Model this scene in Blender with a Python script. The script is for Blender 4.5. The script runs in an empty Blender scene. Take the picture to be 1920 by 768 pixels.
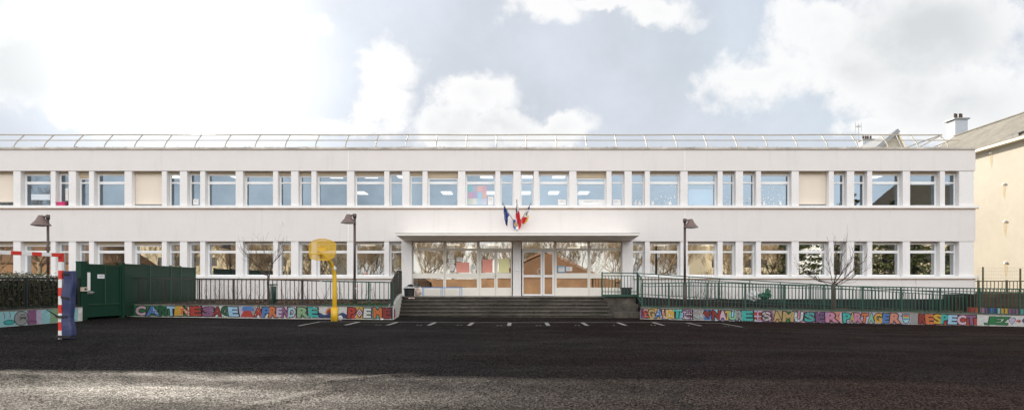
import bpy, bmesh, math, random
from mathutils import Vector, Matrix, noise as mnoise
R = math.radians
random.seed(7)
scn = bpy.context.scene
COL = scn.collection

# ------------------------------------------------------------------ survey of the photograph
F, VX, HY, EYE = 1230.0, 972.0, 530.0, 1.5          # focal length / principal point of a 1920 px wide picture, eye height
def PX(px, Y): return (px - VX) / F * Y
def PZ(py, Y): return EYE + (HY - py) / F * Y
def P(px, py, Y): return Vector((PX(px, Y), Y, PZ(py, Y)))
GZ = [(-400, .62), (-40, .6), (-30, .45), (-15, .24), (-8.6, .11), (-5, .07), (0, .01), (5, -.01), (10, -.11), (15.5, -.18), (20.3, -.25), (35, -.4), (60, -.5), (400, -.5)]
def gz(x):
    for (a, za), (b, zb) in zip(GZ, GZ[1:]):
        if a <= x <= b:
            return za + (zb - za) * (x - a) / (b - a)
    return 0
SUN_AZ, SUN_EL = R(26.8), R(18.7)                    # sun stands beyond the building, left of the view axis
SUN_DIR = Vector((-math.sin(SUN_AZ) * math.cos(SUN_EL), math.cos(SUN_AZ) * math.cos(SUN_EL), math.sin(SUN_EL)))

# ------------------------------------------------------------------ materials
def lin(c):
    return tuple(((v / 255) / 12.92 if v / 255 <= .04045 else ((v / 255 + .055) / 1.055) ** 2.4) for v in c)
MATS = {}
def mat(name, rgb, rough=.6, var=.12, scale=6.0, bump=0.0, bscale=80.0, metal=0.0, spec=.5, var2=0.0, scale2=1.0):
    """Principled material whose colour wanders a little through object-space noise."""
    if name in MATS: return MATS[name]
    m = bpy.data.materials.new(name); m.use_nodes = True
    n, l = m.node_tree.nodes, m.node_tree.links
    b = n['Principled BSDF']
    b.inputs['Roughness'].default_value = rough; b.inputs['Metallic'].default_value = metal
    b.inputs['Specular IOR Level'].default_value = spec
    tc = n.new('ShaderNodeTexCoord')
    nz = n.new('ShaderNodeTexNoise'); nz.inputs['Scale'].default_value = scale; nz.inputs['Detail'].default_value = 6; nz.inputs['Roughness'].default_value = .65
    l.new(tc.outputs['Object'], nz.inputs['Vector'])
    rp = n.new('ShaderNodeMapRange'); rp.inputs[1].default_value = .25; rp.inputs[2].default_value = .75
    rp.inputs[3].default_value = 1 - var; rp.inputs[4].default_value = 1 + var
    l.new(nz.outputs['Fac'], rp.inputs[0])
    fac = rp.outputs[0]
    if var2:
        n2 = n.new('ShaderNodeTexNoise'); n2.inputs['Scale'].default_value = scale2; n2.inputs['Detail'].default_value = 4
        l.new(tc.outputs['Object'], n2.inputs['Vector'])
        r2 = n.new('ShaderNodeMapRange'); r2.inputs[1].default_value = .3; r2.inputs[2].default_value = .7
        r2.inputs[3].default_value = 1 - var2; r2.inputs[4].default_value = 1 + var2
        l.new(n2.outputs['Fac'], r2.inputs[0])
        mm = n.new('ShaderNodeMath'); mm.operation = 'MULTIPLY'
        l.new(fac, mm.inputs[0]); l.new(r2.outputs[0], mm.inputs[1]); fac = mm.outputs[0]
    vm = n.new('ShaderNodeVectorMath'); vm.operation = 'SCALE'; vm.inputs[0].default_value = rgb
    l.new(fac, vm.inputs['Scale']); l.new(vm.outputs[0], b.inputs['Base Color'])
    if bump:
        nb = n.new('ShaderNodeTexNoise'); nb.inputs['Scale'].default_value = bscale; nb.inputs['Detail'].default_value = 3
        l.new(tc.outputs['Object'], nb.inputs['Vector'])
        bp = n.new('ShaderNodeBump'); bp.inputs['Strength'].default_value = bump; bp.inputs['Distance'].default_value = .01
        l.new(nb.outputs['Fac'], bp.inputs['Height']); l.new(bp.outputs[0], b.inputs['Normal'])
    MATS[name] = m
    return m

def stucco(name, rgb, streak=.0):
    """Grainy render: fine grain, big soft clouds, vertical rain streaks."""
    m = mat(name, rgb, .85, .03, 1.2, bump=.35, bscale=45, spec=.2)
    n, l = m.node_tree.nodes, m.node_tree.links
    b = n['Principled BSDF']
    src = b.inputs['Base Color'].links[0].from_socket
    tc = n['Texture Coordinate']
    g = n.new('ShaderNodeTexNoise'); g.inputs['Scale'].default_value = 26; g.inputs['Detail'].default_value = 4
    l.new(tc.outputs['Object'], g.inputs['Vector'])
    mp = n.new('ShaderNodeMapping'); mp.inputs['Scale'].default_value = (2.6, 2.6, .22)
    l.new(tc.outputs['Object'], mp.inputs['Vector'])
    s = n.new('ShaderNodeTexNoise'); s.inputs['Scale'].default_value = 1.6; s.inputs['Detail'].default_value = 5
    l.new(mp.outputs[0], s.inputs['Vector'])
    r1 = n.new('ShaderNodeMapRange'); r1.inputs[1].default_value = .3; r1.inputs[2].default_value = .7; r1.inputs[3].default_value = .93; r1.inputs[4].default_value = 1.06
    l.new(g.outputs['Fac'], r1.inputs[0])
    r2 = n.new('ShaderNodeMapRange'); r2.inputs[1].default_value = .56; r2.inputs[2].default_value = .75; r2.inputs[3].default_value = 1; r2.inputs[4].default_value = 1 - streak
    l.new(s.outputs['Fac'], r2.inputs[0])
    mm = n.new('ShaderNodeMath'); mm.operation = 'MULTIPLY'; l.new(r1.outputs[0], mm.inputs[0]); l.new(r2.outputs[0], mm.inputs[1])
    v = n.new('ShaderNodeVectorMath'); v.operation = 'SCALE'; l.new(src, v.inputs[0]); l.new(mm.outputs[0], v.inputs['Scale'])
    l.new(v.outputs[0], b.inputs['Base Color'])
    return m

def emat(name, rgb, strength):
    m = bpy.data.materials.new(name); m.use_nodes = True
    b = m.node_tree.nodes['Principled BSDF']
    b.inputs['Base Color'].default_value = (.8, .8, .8, 1)
    b.inputs['Emission Color'].default_value = (*rgb, 1); b.inputs['Emission Strength'].default_value = strength
    MATS[name] = m; return m

def glass(name, refl, tint, rough=0.0, wave=.0, gcol=(.93, .97, 1)):
    """Window pane: mirror share over a clear, slightly tinted body."""
    m = bpy.data.materials.new(name); m.use_nodes = True
    n, l = m.node_tree.nodes, m.node_tree.links
    n.remove(n['Principled BSDF'])
    g = n.new('ShaderNodeBsdfGlossy'); g.inputs['Roughness'].default_value = rough; g.inputs['Color'].default_value = (*gcol, 1)
    t = n.new('ShaderNodeBsdfTransparent'); t.inputs['Color'].default_value = (*tint, 1)
    x = n.new('ShaderNodeMixShader'); x.inputs[0].default_value = refl
    if wave:
        tc = n.new('ShaderNodeTexCoord'); nz = n.new('ShaderNodeTexNoise'); nz.inputs['Scale'].default_value = 1.3; nz.inputs['Detail'].default_value = 1
        l.new(tc.outputs['Object'], nz.inputs['Vector'])
        bp = n.new('ShaderNodeBump'); bp.inputs['Strength'].default_value = 1; bp.inputs['Distance'].default_value = wave
        l.new(nz.outputs['Fac'], bp.inputs['Height']); l.new(bp.outputs[0], g.inputs['Normal'])
    l.new(t.outputs[0], x.inputs[1]); l.new(g.outputs[0], x.inputs[2])
    l.new(x.outputs[0], n['Material Output'].inputs['Surface'])
    MATS[name] = m; return m

M = {}
M['band'] = stucco('stucco_band', (.71, .675, .65), .055)
M['pier'] = stucco('stucco_pier', (.76, .74, .725), .03)
M['plinth'] = mat('black_plinth', (.012, .012, .013), .8, .4, 3)  # even near-black colour for plinth and ramp body
M['coping'] = mat('coping', (.50, .46, .40), .85, .3, 3, var2=.25, scale2=.8)
M['sill'] = mat('sill_white', (.80, .79, .77), .6, .06, 4)
M['rust'] = mat('sill_drip_edge', (.42, .28, .18), .8, .3, 4)
M['pvc'] = mat('white_pvc', (.82, .83, .83), .35, .02, 4)
M['cream_paint'] = mat('cream_paint', (.80, .77, .69), .5, .04, 4)
M['blindbox'] = mat('blind_box_beige', (.55, .45, .32), .7, .08, 4)
M['blind'] = mat('roller_blind_beige', (.74, .655, .55), .85, .02, 3)
M['whiteblind'] = mat('white_blind', (.62, .68, .72), .7, .03, 6)
M['dark'] = mat('dark_gasket', (.02, .02, .02), .6, .1)
M['glass'] = glass('window_glass', .27, (.50, .57, .63), 0, .00025, (.70, .84, .95))
M['glasslow'] = glass('lower_window_glass', .50, (.55, .55, .52), 0, .00025)
M['int_wall'] = mat('interior_wall', (.34, .37, .40), .9, .06, 2)
M['int_floor'] = mat('interior_floor', (.16, .15, .14), .6, .1, 3)
M['int_ceil'] = mat('interior_ceiling', (.42, .45, .48), .9, .03, 2)
M['lamp_on'] = emat('lit_ceiling_panel', (1, .86, .66), 1.5)
M['lamp_dim'] = emat('lit_ceiling_panel_dim', (1, .88, .7), .8)
M['canopy'] = mat('canopy_render', (.82, .79, .73), .8, .06, 2)
M['soffit'] = mat('canopy_soffit', (.88, .77, .67), .8, .05, 2)
M['zinc'] = mat('zinc_flashing', (.25, .25, .24), .5, .15, 3)
M['railing_white'] = mat('railing_backlit', (.34, .305, .24), .5, .15, 5)  # pale railing darkened to look backlit; the shade is in the colour
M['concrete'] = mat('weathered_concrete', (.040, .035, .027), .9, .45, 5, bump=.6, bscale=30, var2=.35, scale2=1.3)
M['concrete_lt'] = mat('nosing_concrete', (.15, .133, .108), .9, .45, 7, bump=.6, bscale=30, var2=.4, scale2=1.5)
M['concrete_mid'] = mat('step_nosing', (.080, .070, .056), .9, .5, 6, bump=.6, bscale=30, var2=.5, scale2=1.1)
M['wallwhite'] = mat('painted_wall_white', (.52, .50, .46), .85, .18, 3, bump=.3, bscale=30, var2=.18, scale2=9)
M['green'] = mat('green_paint', (.012, .060, .040), .42, .15, 6)
M['gategreen'] = mat('gate_green_sheet', (.007, .037, .021), .5, .12, 3, spec=.2)
M['seam'] = mat('dusty_seam', (.075, .10, .055), .8, .3, 8)
M['olive'] = mat('olive_paint', (.085, .075, .038), .6, .2, 5)
M['darkfence'] = mat('dark_rusty_fence', (.024, .022, .016), .6, .35, 9)
M['blackfence'] = mat('black_green_fence', (.012, .018, .016), .5, .2, 9)
M['brown'] = mat('lamp_brown_paint', (.070, .045, .038), .45, .12, 5)
M['shade'] = mat('lamp_shade_brown', (.16, .11, .095), .5, .12, 5)
M['opal'] = mat('opal_diffuser', (.75, .74, .70), .3, .03)
M['yellow'] = mat('yellow_paint', (.66, .40, .02), .45, .12, 5)
M['red'] = mat('red_paint', (.62, .035, .02), .45, .12, 7)
M['white'] = mat('white_paint', (.78, .77, .74), .5, .06, 7)
M['bluepad'] = mat('blue_pad_vinyl', (.030, .042, .115), .5, .15, 6, bump=.4, bscale=7)
M['strap'] = mat('black_strap', (.012, .012, .013), .6, .1)
M['steel'] = mat('brushed_steel', (.55, .55, .54), .35, .08, 8, metal=.9)
M['beige_lock'] = mat('lock_box_beige', (.55, .47, .36), .5, .08)
M['bark'] = mat('bark', (.095, .072, .055), .9, .35, 12, bump=.6, bscale=40)
M['bark_sun'] = mat('winter_bark', (.27, .195, .115), .9, .35, 5)
M['twig'] = mat('twig', (.075, .05, .038), .9, .3, 9)
M['twigred'] = mat('reddish_twig', (.10, .045, .032), .9, .3, 9)
M['soil'] = mat('planter_soil', (.030, .021, .014), .95, .6, 9, bump=1, bscale=14, var2=.4, scale2=2)
M['litter'] = mat('dead_leaf', (.11, .062, .032), .85, .5, 4)
M['grass'] = mat('moss_green', (.035, .07, .015), .9, .4, 7)
M['hedge'] = mat('hedge_leaf', (.105, .108, .052), .55, .5, 3)
M['hedgedead'] = mat('hedge_leaf_brown', (.20, .14, .075), .7, .5, 3)
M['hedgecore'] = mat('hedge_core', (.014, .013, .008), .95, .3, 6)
M['binblack'] = mat('black_plastic', (.014, .014, .015), .45, .15, 6)
M['bag'] = mat('bin_bag_clear', (.55, .55, .55), .25, .2, 14, bump=.8, bscale=18)
M['bagpink'] = mat('pale_pink_bag', (.52, .40, .33), .4, .15, 8, bump=.6, bscale=18)
M['baggreen'] = mat('green_bag', (.008, .085, .042), .35, .2, 8, bump=.6, bscale=18)
M['bluesteel'] = mat('blue_steel_tube', (.12, .27, .55), .4, .08)
M['pink'] = mat('pink_plastic', (.60, .035, .16), .4, .08)
M['cream_wall'] = mat('cream_render', (.44, .41, .345), .9, .05, 2, bump=.3, bscale=40, var2=.04, scale2=.4)
M['stain'] = mat('vent_stain', (.40, .33, .22), .9, .2, 8)
M['gutter'] = mat('gutter_cream', (.72, .64, .48), .6, .1)
M['tile_grey'] = mat('grey_beige_tile', (.20, .188, .16), .85, .25, 5, var2=.15, scale2=1)
M['chimney'] = mat('chimney_render', (.40, .43, .47), .85, .06, 2)
M['pot'] = mat('chimney_pot', (.07, .045, .032), .8, .2)
M['grey'] = mat('grey_zinc', (.24, .25, .26), .6, .1)
M['timber'] = mat('dark_timber', (.055, .035, .02), .9, .4, 7, var2=.4, scale2=1.5)
M['brick'] = mat('far_brick', (.24, .135, .07), .9, .2, 4, var2=.2, scale2=.7)
M['orange_tile'] = mat('orange_brown_tile', (.17, .09, .046), .9, .25, 5, var2=.15, scale2=.7)
_m = M['orange_tile']; _n, _l = _m.node_tree.nodes, _m.node_tree.links; _b = _n['Principled BSDF']; _s = _b.inputs['Base Color'].links[0].from_socket
_w = _n.new('ShaderNodeTexWave'); _w.wave_type = 'BANDS'; _w.bands_direction = 'Z'; _w.inputs['Scale'].default_value = 1.6; _w.inputs['Distortion'].default_value = .5
_l.new(_n['Texture Coordinate'].outputs['Object'], _w.inputs['Vector'])
_r = _n.new('ShaderNodeMapRange'); _r.inputs[1].default_value = .0; _r.inputs[2].default_value = .35; _r.inputs[3].default_value = .45; _r.inputs[4].default_value = 1.1; _l.new(_w.outputs['Fac'], _r.inputs[0])
_v = _n.new('ShaderNodeVectorMath'); _v.operation = 'SCALE'; _l.new(_s, _v.inputs[0]); _l.new(_r.outputs[0], _v.inputs['Scale']); _l.new(_v.outputs[0], _b.inputs['Base Color'])
M['dark_tile'] = mat('dark_roof_tile', (.10, .075, .05), .9, .35, 3, var2=.2, scale2=.7)
M['needle'] = mat('evergreen_needle', (.060, .072, .020), .7, .5, 2)
M['farcream'] = mat('far_cream_render', (.55, .46, .31), .9, .06, 1)
M['fardark'] = mat('far_window_dark', (.05, .045, .04), .3, .1)
M['paper'] = mat('paper_white', (.80, .79, .77), .7, .03)
M['paperred'] = mat('paper_red', (.86, .37, .30), .7, .05)  # red paled and lifted: light and pane reflection put into the colour
M['paperyellow'] = mat('paper_yellow', (.86, .83, .44), .7, .05)  # yellow lifted the same way, reflection in the colour
M['paperblue'] = mat('paper_blue_border', (.12, .34, .52), .6, .05)
M['line'] = mat('road_paint', (.22, .205, .185), .8, .35, 14, var2=.3, scale2=3)
M['signwhite'] = mat('sign_white', (.72, .72, .74), .4, .03)

# ------------------------------------------------------------------ mesh builder
ORG = {}
class MB:
    def __init__(s): s.v, s.f, s.m = [], [], []; s.mx = None
    def add(s, vs, fs, m=0):
        o = len(s.v)
        s.v += [(s.mx @ Vector(p)) if s.mx else Vector(p) for p in vs]
        for f in fs: s.f.append([i + o for i in f]); s.m.append(m)
    def box(s, x0, x1, y0, y1, z0, z1, m=0):
        s.add([(x0, y0, z0), (x1, y0, z0), (x1, y1, z0), (x0, y1, z0), (x0, y0, z1), (x1, y0, z1), (x1, y1, z1), (x0, y1, z1)],
              [(0, 3, 2, 1), (4, 5, 6, 7), (0, 1, 5, 4), (1, 2, 6, 5), (2, 3, 7, 6), (3, 0, 4, 7)], m)
    def hexa(s, lo, hi, m=0):
        """solid between two quads of four points each"""
        s.add(list(lo) + list(hi), [(0, 3, 2, 1), (4, 5, 6, 7), (0, 1, 5, 4), (1, 2, 6, 5), (2, 3, 7, 6), (3, 0, 4, 7)], m)
    def quad(s, a, b, c, d, m=0): s.add([a, b, c, d], [(0, 1, 2, 3)], m)
    def bar(s, a, b, w, h=None, m=0):
        """rectangular bar from a to b, w across and h up"""
        a, b = Vector(a), Vector(b); h = h or w
        d = (b - a).normalized()
        up = Vector((0, 0, 1)) if abs(d.z) < .95 else Vector((0, 1, 0))
        x = d.cross(up).normalized(); y = x.cross(d).normalized()
        q = lambda c: [c - x * w / 2 - y * h / 2, c + x * w / 2 - y * h / 2, c + x * w / 2 + y * h / 2, c - x * w / 2 + y * h / 2]
        s.hexa(q(a), q(b), m)
    def tube(s, pts, r, n=8, m=0, cap=True):
        pts = [Vector(p) for p in pts]
        rs = r if isinstance(r, (list, tuple)) else [r] * len(pts)
        vs, prev = [], None
        for i, p in enumerate(pts):
            d = (pts[min(i + 1, len(pts) - 1)] - pts[max(i - 1, 0)])
            d = d.normalized() if d.length > 1e-9 else Vector((0, 0, 1))
            if prev is None:
                up = Vector((0, 0, 1)) if abs(d.z) < .9 else Vector((1, 0, 0))
                x = d.cross(up).normalized()
            else:
                x = (prev - d * prev.dot(d)).normalized()
            prev = x; y = d.cross(x)
            for k in range(n):
                a = 2 * math.pi * k / n
                vs.append(p + (x * math.cos(a) + y * math.sin(a)) * rs[i])
        fs = [(i * n + k, i * n + (k + 1) % n, (i + 1) * n + (k + 1) % n, (i + 1) * n + k) for i in range(len(pts) - 1) for k in range(n)]
        if cap: fs += [tuple(range(n))[::-1], tuple(range((len(pts) - 1) * n, len(pts) * n))]
        s.add(vs, fs, m)
    def lathe(s, c, prof, n=20, m=0):
        """profile [(r, z)] turned round the vertical through c"""
        c = Vector(c)
        vs = [c + Vector((r * math.cos(2 * math.pi * k / n), r * math.sin(2 * math.pi * k / n), z)) for r, z in prof for k in range(n)]
        fs = [(i * n + k, i * n + (k + 1) % n, (i + 1) * n + (k + 1) % n, (i + 1) * n + k) for i in range(len(prof) - 1) for k in range(n)]
        s.add(vs, fs, m)
    def build(s, name, mats, parent=None, smooth=False):
        me = bpy.data.meshes.new(name)
        org = ORG.get(parent.name, Vector()) if parent else Vector()
        if not parent and s.v:
            lo = [min(p[i] for p in s.v) for i in range(3)]; hi = [max(p[i] for p in s.v) for i in range(3)]
            org = Vector(((lo[0] + hi[0]) / 2, (lo[1] + hi[1]) / 2, lo[2]))
        me.from_pydata([tuple(p - org) for p in s.v], [], s.f)
        for mm in (mats if isinstance(mats, (list, tuple)) else [mats]): me.materials.append(mm)
        me.polygons.foreach_set('material_index', s.m)
        if smooth: me.polygons.foreach_set('use_smooth', [True] * len(me.polygons))
        me.update()
        o = bpy.data.objects.new(name, me); COL.objects.link(o)
        if parent: o.parent = parent
        else: o.location = org
        ORG[o.name] = org
        return o
def tag(o, label, cat, group=None, kind=None):
    if label: o['label'] = label
    if cat: o['category'] = cat
    if group: o['group'] = group
    if kind: o['kind'] = kind
    return o
def thing(name, loc, label, cat, group=None):
    o = bpy.data.objects.new(name, None); COL.objects.link(o)
    o.location = loc; ORG[o.name] = Vector(loc); o.empty_display_size = .2
    return tag(o, label, cat, group)
def structure(o): o['kind'] = 'structure'; return o
def dup(root, loc, label=None, group=None):
    r = root.copy(); COL.objects.link(r); r.location = loc
    if label: r['label'] = label
    if group: r['group'] = group
    for ch in list(root.children):
        c = ch.copy(); COL.objects.link(c); c.parent = r
        for g in list(ch.children):
            d = g.copy(); COL.objects.link(d); d.parent = c
    return r

# ------------------------------------------------------------------ GROUND
def asphalt():
    m = bpy.data.materials.new('asphalt'); m.use_nodes = True
    n, l = m.node_tree.nodes, m.node_tree.links; b = n['Principled BSDF']
    tc = n.new('ShaderNodeTexCoord')
    def nz(scale, det=4, rough=.6, vec=None, typ='ShaderNodeTexNoise'):
        t = n.new(typ); t.inputs['Scale'].default_value = scale
        if typ == 'ShaderNodeTexNoise': t.inputs['Detail'].default_value = det; t.inputs['Roughness'].default_value = rough
        l.new(vec or tc.outputs['Object'], t.inputs['Vector']); return t
    def rng(src, a, b_, c, d):
        r = n.new('ShaderNodeMapRange'); r.inputs[1].default_value = a; r.inputs[2].default_value = b_; r.inputs[3].default_value = c; r.inputs[4].default_value = d
        l.new(src, r.inputs[0]); return r.outputs[0]
    def mix(fac, a, b_):
        x = n.new('ShaderNodeMix'); x.data_type = 'RGBA'
        l.new(fac, x.inputs[0])
        for k, v in ((6, a), (7, b_)):
            if isinstance(v, tuple): x.inputs[k].default_value = (*v, 1)
            else: l.new(v, x.inputs[k])
        return x.outputs[2]
    def mul(a, b_):
        x = n.new('ShaderNodeMath'); x.operation = 'MULTIPLY'
        for k, v in ((0, a), (1, b_)):
            if isinstance(v, (int, float)): x.inputs[k].default_value = v
            else: l.new(v, x.inputs[k])
        return x.outputs[0]
    # older grey asphalt towards the left, reddish newer layer to the right and near the school: boundary wanders
    sep = n.new('ShaderNodeSeparateXYZ'); l.new(tc.outputs['Object'], sep.inputs[0])
    big = nz(.16, 4)
    ad = n.new('ShaderNodeMath'); ad.operation = 'MULTIPLY_ADD'; l.new(big.outputs['Fac'], ad.inputs[0]); ad.inputs[1].default_value = 9; l.new(sep.outputs['X'], ad.inputs[2])
    redness = rng(ad.outputs[0], 1.5, 9, 0, 1)
    base = mix(redness, (.0160, .0138, .0124), (.0165, .0098, .0082))
    patch = nz(.55, 5, .6)
    pf = rng(patch.outputs['Fac'], .35, .68, .78, 1.22)
    sp = nz(22, 3, .75); cell = nz(62, typ='ShaderNodeTexVoronoi'); cs = n.new('ShaderNodeSeparateColor'); l.new(cell.outputs['Color'], cs.inputs[0])
    pw = n.new('ShaderNodeMath'); pw.operation = 'POWER'; pw.inputs[1].default_value = 3.0; l.new(cs.outputs[1], pw.inputs[0])
    sf = mul(rng(sp.outputs['Fac'], .3, .72, .75, 1.25), rng(pw.outputs[0], 0, 1, .35, 3.0))
    sp2 = nz(16, 3, .7); sf2 = rng(sp2.outputs['Fac'], .3, .7, .75, 1.25)
    v = n.new('ShaderNodeVectorMath'); v.operation = 'SCALE'; l.new(base, v.inputs[0]); l.new(mul(mul(pf, sf), sf2), v.inputs['Scale'])
    # pale aggregate chips
    vo = nz(48, typ='ShaderNodeTexVoronoi'); chip = rng(vo.outputs['Distance'], .12, .2, .75, 0)
    ch2 = n.new('ShaderNodeSeparateColor'); l.new(vo.outputs['Color'], ch2.inputs[0]); sel = rng(ch2.outputs[0], .78, .8, 0, 1)
    col = mix(mul(chip, sel), v.outputs[0], (.10, .094, .085))
    wv = n.new('ShaderNodeVectorMath'); wv.operation = 'MULTIPLY_ADD'; wv.inputs[1].default_value = (1.1, 1.1, 0); l.new(nz(.9, 5).outputs['Color'], wv.inputs[0]); l.new(tc.outputs['Object'], wv.inputs[2])
    ck = n.new('ShaderNodeTexVoronoi'); ck.feature = 'DISTANCE_TO_EDGE'; ck.inputs['Scale'].default_value = .17; l.new(wv.outputs[0], ck.inputs['Vector'])
    cw = mul(rng(ck.outputs['Distance'], .002, .007, 1, 0), rng(nz(.3, 2).outputs['Fac'], .45, .55, 0, .75))
    col = mix(cw, col, (.006, .005, .005))
    l.new(col, b.inputs['Base Color'])
    # worn, smoother lanes
    mp = n.new('ShaderNodeMapping'); mp.inputs['Scale'].default_value = (.35, 1.0, 1); mp.inputs['Rotation'].default_value = (0, 0, R(-24)); l.new(tc.outputs['Object'], mp.inputs['Vector'])
    worn = nz(.9, 5, .55, mp.outputs[0]); ro = rng(worn.outputs['Fac'], .36, .66, .64, .86)
    l.new(ro, b.inputs['Roughness']); l.new(mul(rng(pw.outputs[0], 0, 1, .004, .145), rng(sp.outputs['Fac'], .3, .7, .5, 1.4)), b.inputs['Specular IOR Level'])
    h1 = nz(20, 4, .85); h2 = nz(1.1, 3)
    hs = n.new('ShaderNodeMath'); hs.operation = 'MULTIPLY_ADD'; l.new(h2.outputs['Fac'], hs.inputs[0]); hs.inputs[1].default_value = 3.0; l.new(h1.outputs['Fac'], hs.inputs[2])
    bp = n.new('ShaderNodeBump'); bp.inputs['Strength'].default_value = .9; bp.inputs['Distance'].default_value = .024
    l.new(hs.outputs[0], bp.inputs['Height']); l.new(bp.outputs[0], b.inputs['Normal'])
    return m
M['asphalt'] = asphalt()
FX0, FX1, FY0, FY1 = -11.0, 11.0, 5.6, 13.4
xs = sorted(set([-400, -200, -100, -60] + [x for x, _ in GZ] + [x * .5 for x in range(-60, 81)] + [60, 100, 200, 400] + [FX0 + i * .032 for i in range(int((FX1 - FX0) / .032) + 1)]))
ys = sorted(set([-400, -150, -60, -30, -10] + list(range(0, 46, 1)) + [60, 100, 200, 500, 1200] + [FY0 + i * .034 for i in range(int((FY1 - FY0) / .034) + 1)]))
mb = MB()
SEAM = [(-3.55, 6.9), (-2.95, 7.9), (-2.55, 8.9), (-2.75, 9.6), (-2.1, 10.3), (-1.4, 10.7)]
def seamd(x, y):
    best = 9
    for (ax_, ay_), (bx_, by_) in zip(SEAM, SEAM[1:]):
        dx, dy = bx_ - ax_, by_ - ay_; t = max(0, min(1, ((x - ax_) * dx + (y - ay_) * dy) / (dx * dx + dy * dy)))
        best = min(best, math.hypot(x - ax_ - t * dx, y - ay_ - t * dy))
    return best
def gsurf(x, y):
    k = max(0, min(1, (46 - y) / 20)) * max(0, min(1, (y + 30) / 20))
    return gz(x) * k + .008 * mnoise.noise((x * .5, y * .5, 3)) * k
rg_ = random.Random(5)
def gfine(x, y):
    z = gsurf(x, y)
    if FX0 < x < FX1 and FY0 < y < FY1:
        f = min(1, (x - FX0) / .8, (FX1 - x) / .8, (y - FY0) / .4, (FY1 - y) / 1.6)
        z += f * (.0060 * (rg_.random() - .5) + .010 * mnoise.noise((x * .9 + 4, y * .7, 8)) )
        if -4.5 < x < 0: z += f * .030 * math.exp(-(seamd(x, y) / .16) ** 2)
    return z
vs = [(x, y, gfine(x, y)) for y in ys for x in xs]
nx = len(xs)
mb.add(vs, [(j * nx + i, j * nx + i + 1, (j + 1) * nx + i + 1, (j + 1) * nx + i) for j in range(len(ys) - 1) for i in range(nx - 1)])
structure(mb.build('ground', M['asphalt'], smooth=True))

# raised tar seam in the foreground, sealing a wandering crack
def ribbon(mbx, pts, w, z=.004, m=0):
    for a, b in zip(pts, pts[1:]):
        a, b = Vector((*a, 0)), Vector((*b, 0)); d = (b - a).normalized(); s = Vector((-d.y, d.x, 0)) * w / 2
        q = [a - s, b - s, b + s, a + s]
        mbx.add([(p.x, p.y, gsurf(p.x, p.y) + z + .012) for p in q], [(0, 1, 2, 3)], m)

# painted spacing grid in front of the steps
mb = MB()
def gp(px, py):
    Y = 25.0
    for _ in range(12):
        x = PX(px, Y); Y = (EYE - gz(x)) * F / (py - HY)
    return (PX(px, Y), Y)
yl = lambda px: 603.2 + (px - 601) * .0036
A, B = gp(601, yl(601)), gp(1352, yl(1352))
seg = [(A[0] + (B[0] - A[0]) * t / 30, A[1] + (B[1] - A[1]) * t / 30) for t in range(31)]
ribbon(mb, seg, .10)
for i in range(12):
    t = i / 11; px = 601 + (1352 - 601) * t
    x, y = A[0] + (B[0] - A[0]) * t, A[1] + (B[1] - A[1]) * t
    ln = 2.3 if i in (0, 11) else 1.85
    k = (x - .15) * .004
    ribbon(mb, [(x, y - .06), (x + k, y - ln)], .14 if i not in (0, 11) else .1, .0045)
    if 0 < i < 11:
        xx = x + .95
        for dx in (0, .12):
            if random.random() < .8: ribbon(mb, [(xx + dx, y - 1.72), (xx + dx + .03, y - 1.5)], .05, .0042)
structure(mb.build('painted_lines', M['line']))

# ------------------------------------------------------------------ SCHOOL BUILDING
YF = 31.2; REV = .34; YW = YF + REV; DEP = 9.6; YB = YF + DEP
XL, XR = -36.0, PX(1829, YF)
bld = thing('school_building', (0, YF, 0), 'long two-storey white school with flat roof and rows of windows behind the asphalt yard', 'building')
z_top, z_l1, z_u1 = PZ(280, YF), PZ(320, YF), PZ(390, YF)     # parapet top, window head (first floor), band top
z_s1 = PZ(385.6, YF)
z_l0, z_s0, z_w0 = PZ(452, YF), PZ(517, YF), PZ(521.5, YF)
PL = .74
def wallpart(name, x0, x1, z0, z1, m='band', y0=YF, y1=YF + .42):
    b = MB(); b.box(x0, x1, y0, y1, z0, z1); return b.build(name, M[m], bld)
EX0, EX1 = PX(752.5, YF), PX(1187, YF)
wallpart('upper_wall_band', XL, XR, z_l1, z_top)
wallpart('middle_wall_band', XL, XR, z_l0, z_u1)
for a, b_ in ((XL, EX0), (EX1, XR)):
    wallpart('lower_wall', a, b_, PL, z_w0)
    wallpart('plinth', a, b_, -.6, PL, 'plinth', YF + .03)
for (z0, z1, yy) in ((z_u1, z_s1, YF - .08),):
    b = MB(); b.box(XL, XR + .12, yy, YW, z0, z1, 0); b.box(XL, XR + .12, yy + .004, YF, z0 - .035, z0 - .002, 1)
    b.build('window_sill', [M['sill'], M['rust']], bld)
for a, b_ in ((XL, EX0 - .02), (EX1 + .02, XR + .12)):
    b = MB(); b.box(a, b_, YF - .08, YW, z_w0, z_s0, 0); b.box(a, b_, YF - .076, YF, z_w0 - .03, z_w0 - .002, 1)
    b.build('window_sill', [M['sill'], M['rust']], bld)
b = MB(); b.box(XL - .06, XR + .06, YF - .07, YF + .35, z_top, z_top + .09)
for i in range(160):        # lichen lumps on the coping
    x = random.uniform(XL, XR); w = random.uniform(.03, .12)
    b.box(x, x + w, YF - .073, YF + .1, z_top + .088, z_top + .09 + random.uniform(.005, .025))
b.build('coping', M['coping'], bld)
b = MB()
b.box(XL, XR, YF + .42, YB - .003, z_top - .55, z_top - .25)
b.build('roof_slab', M['grey'], bld)
b = MB(); b.box(XL, XR, YB, YB + .3, -.6, z_top)
b.build('rear_wall', M['band'], bld)
b = MB(); b.box(XR - .35, XR - .004, YF + .43, YB - .003, -.6, z_top - .003)
b.box(XL + .004, XL + .3, YF + .43, YB - .003, -.6, z_top - .003)
b.build('end_wall', M['band'], bld)
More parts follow.
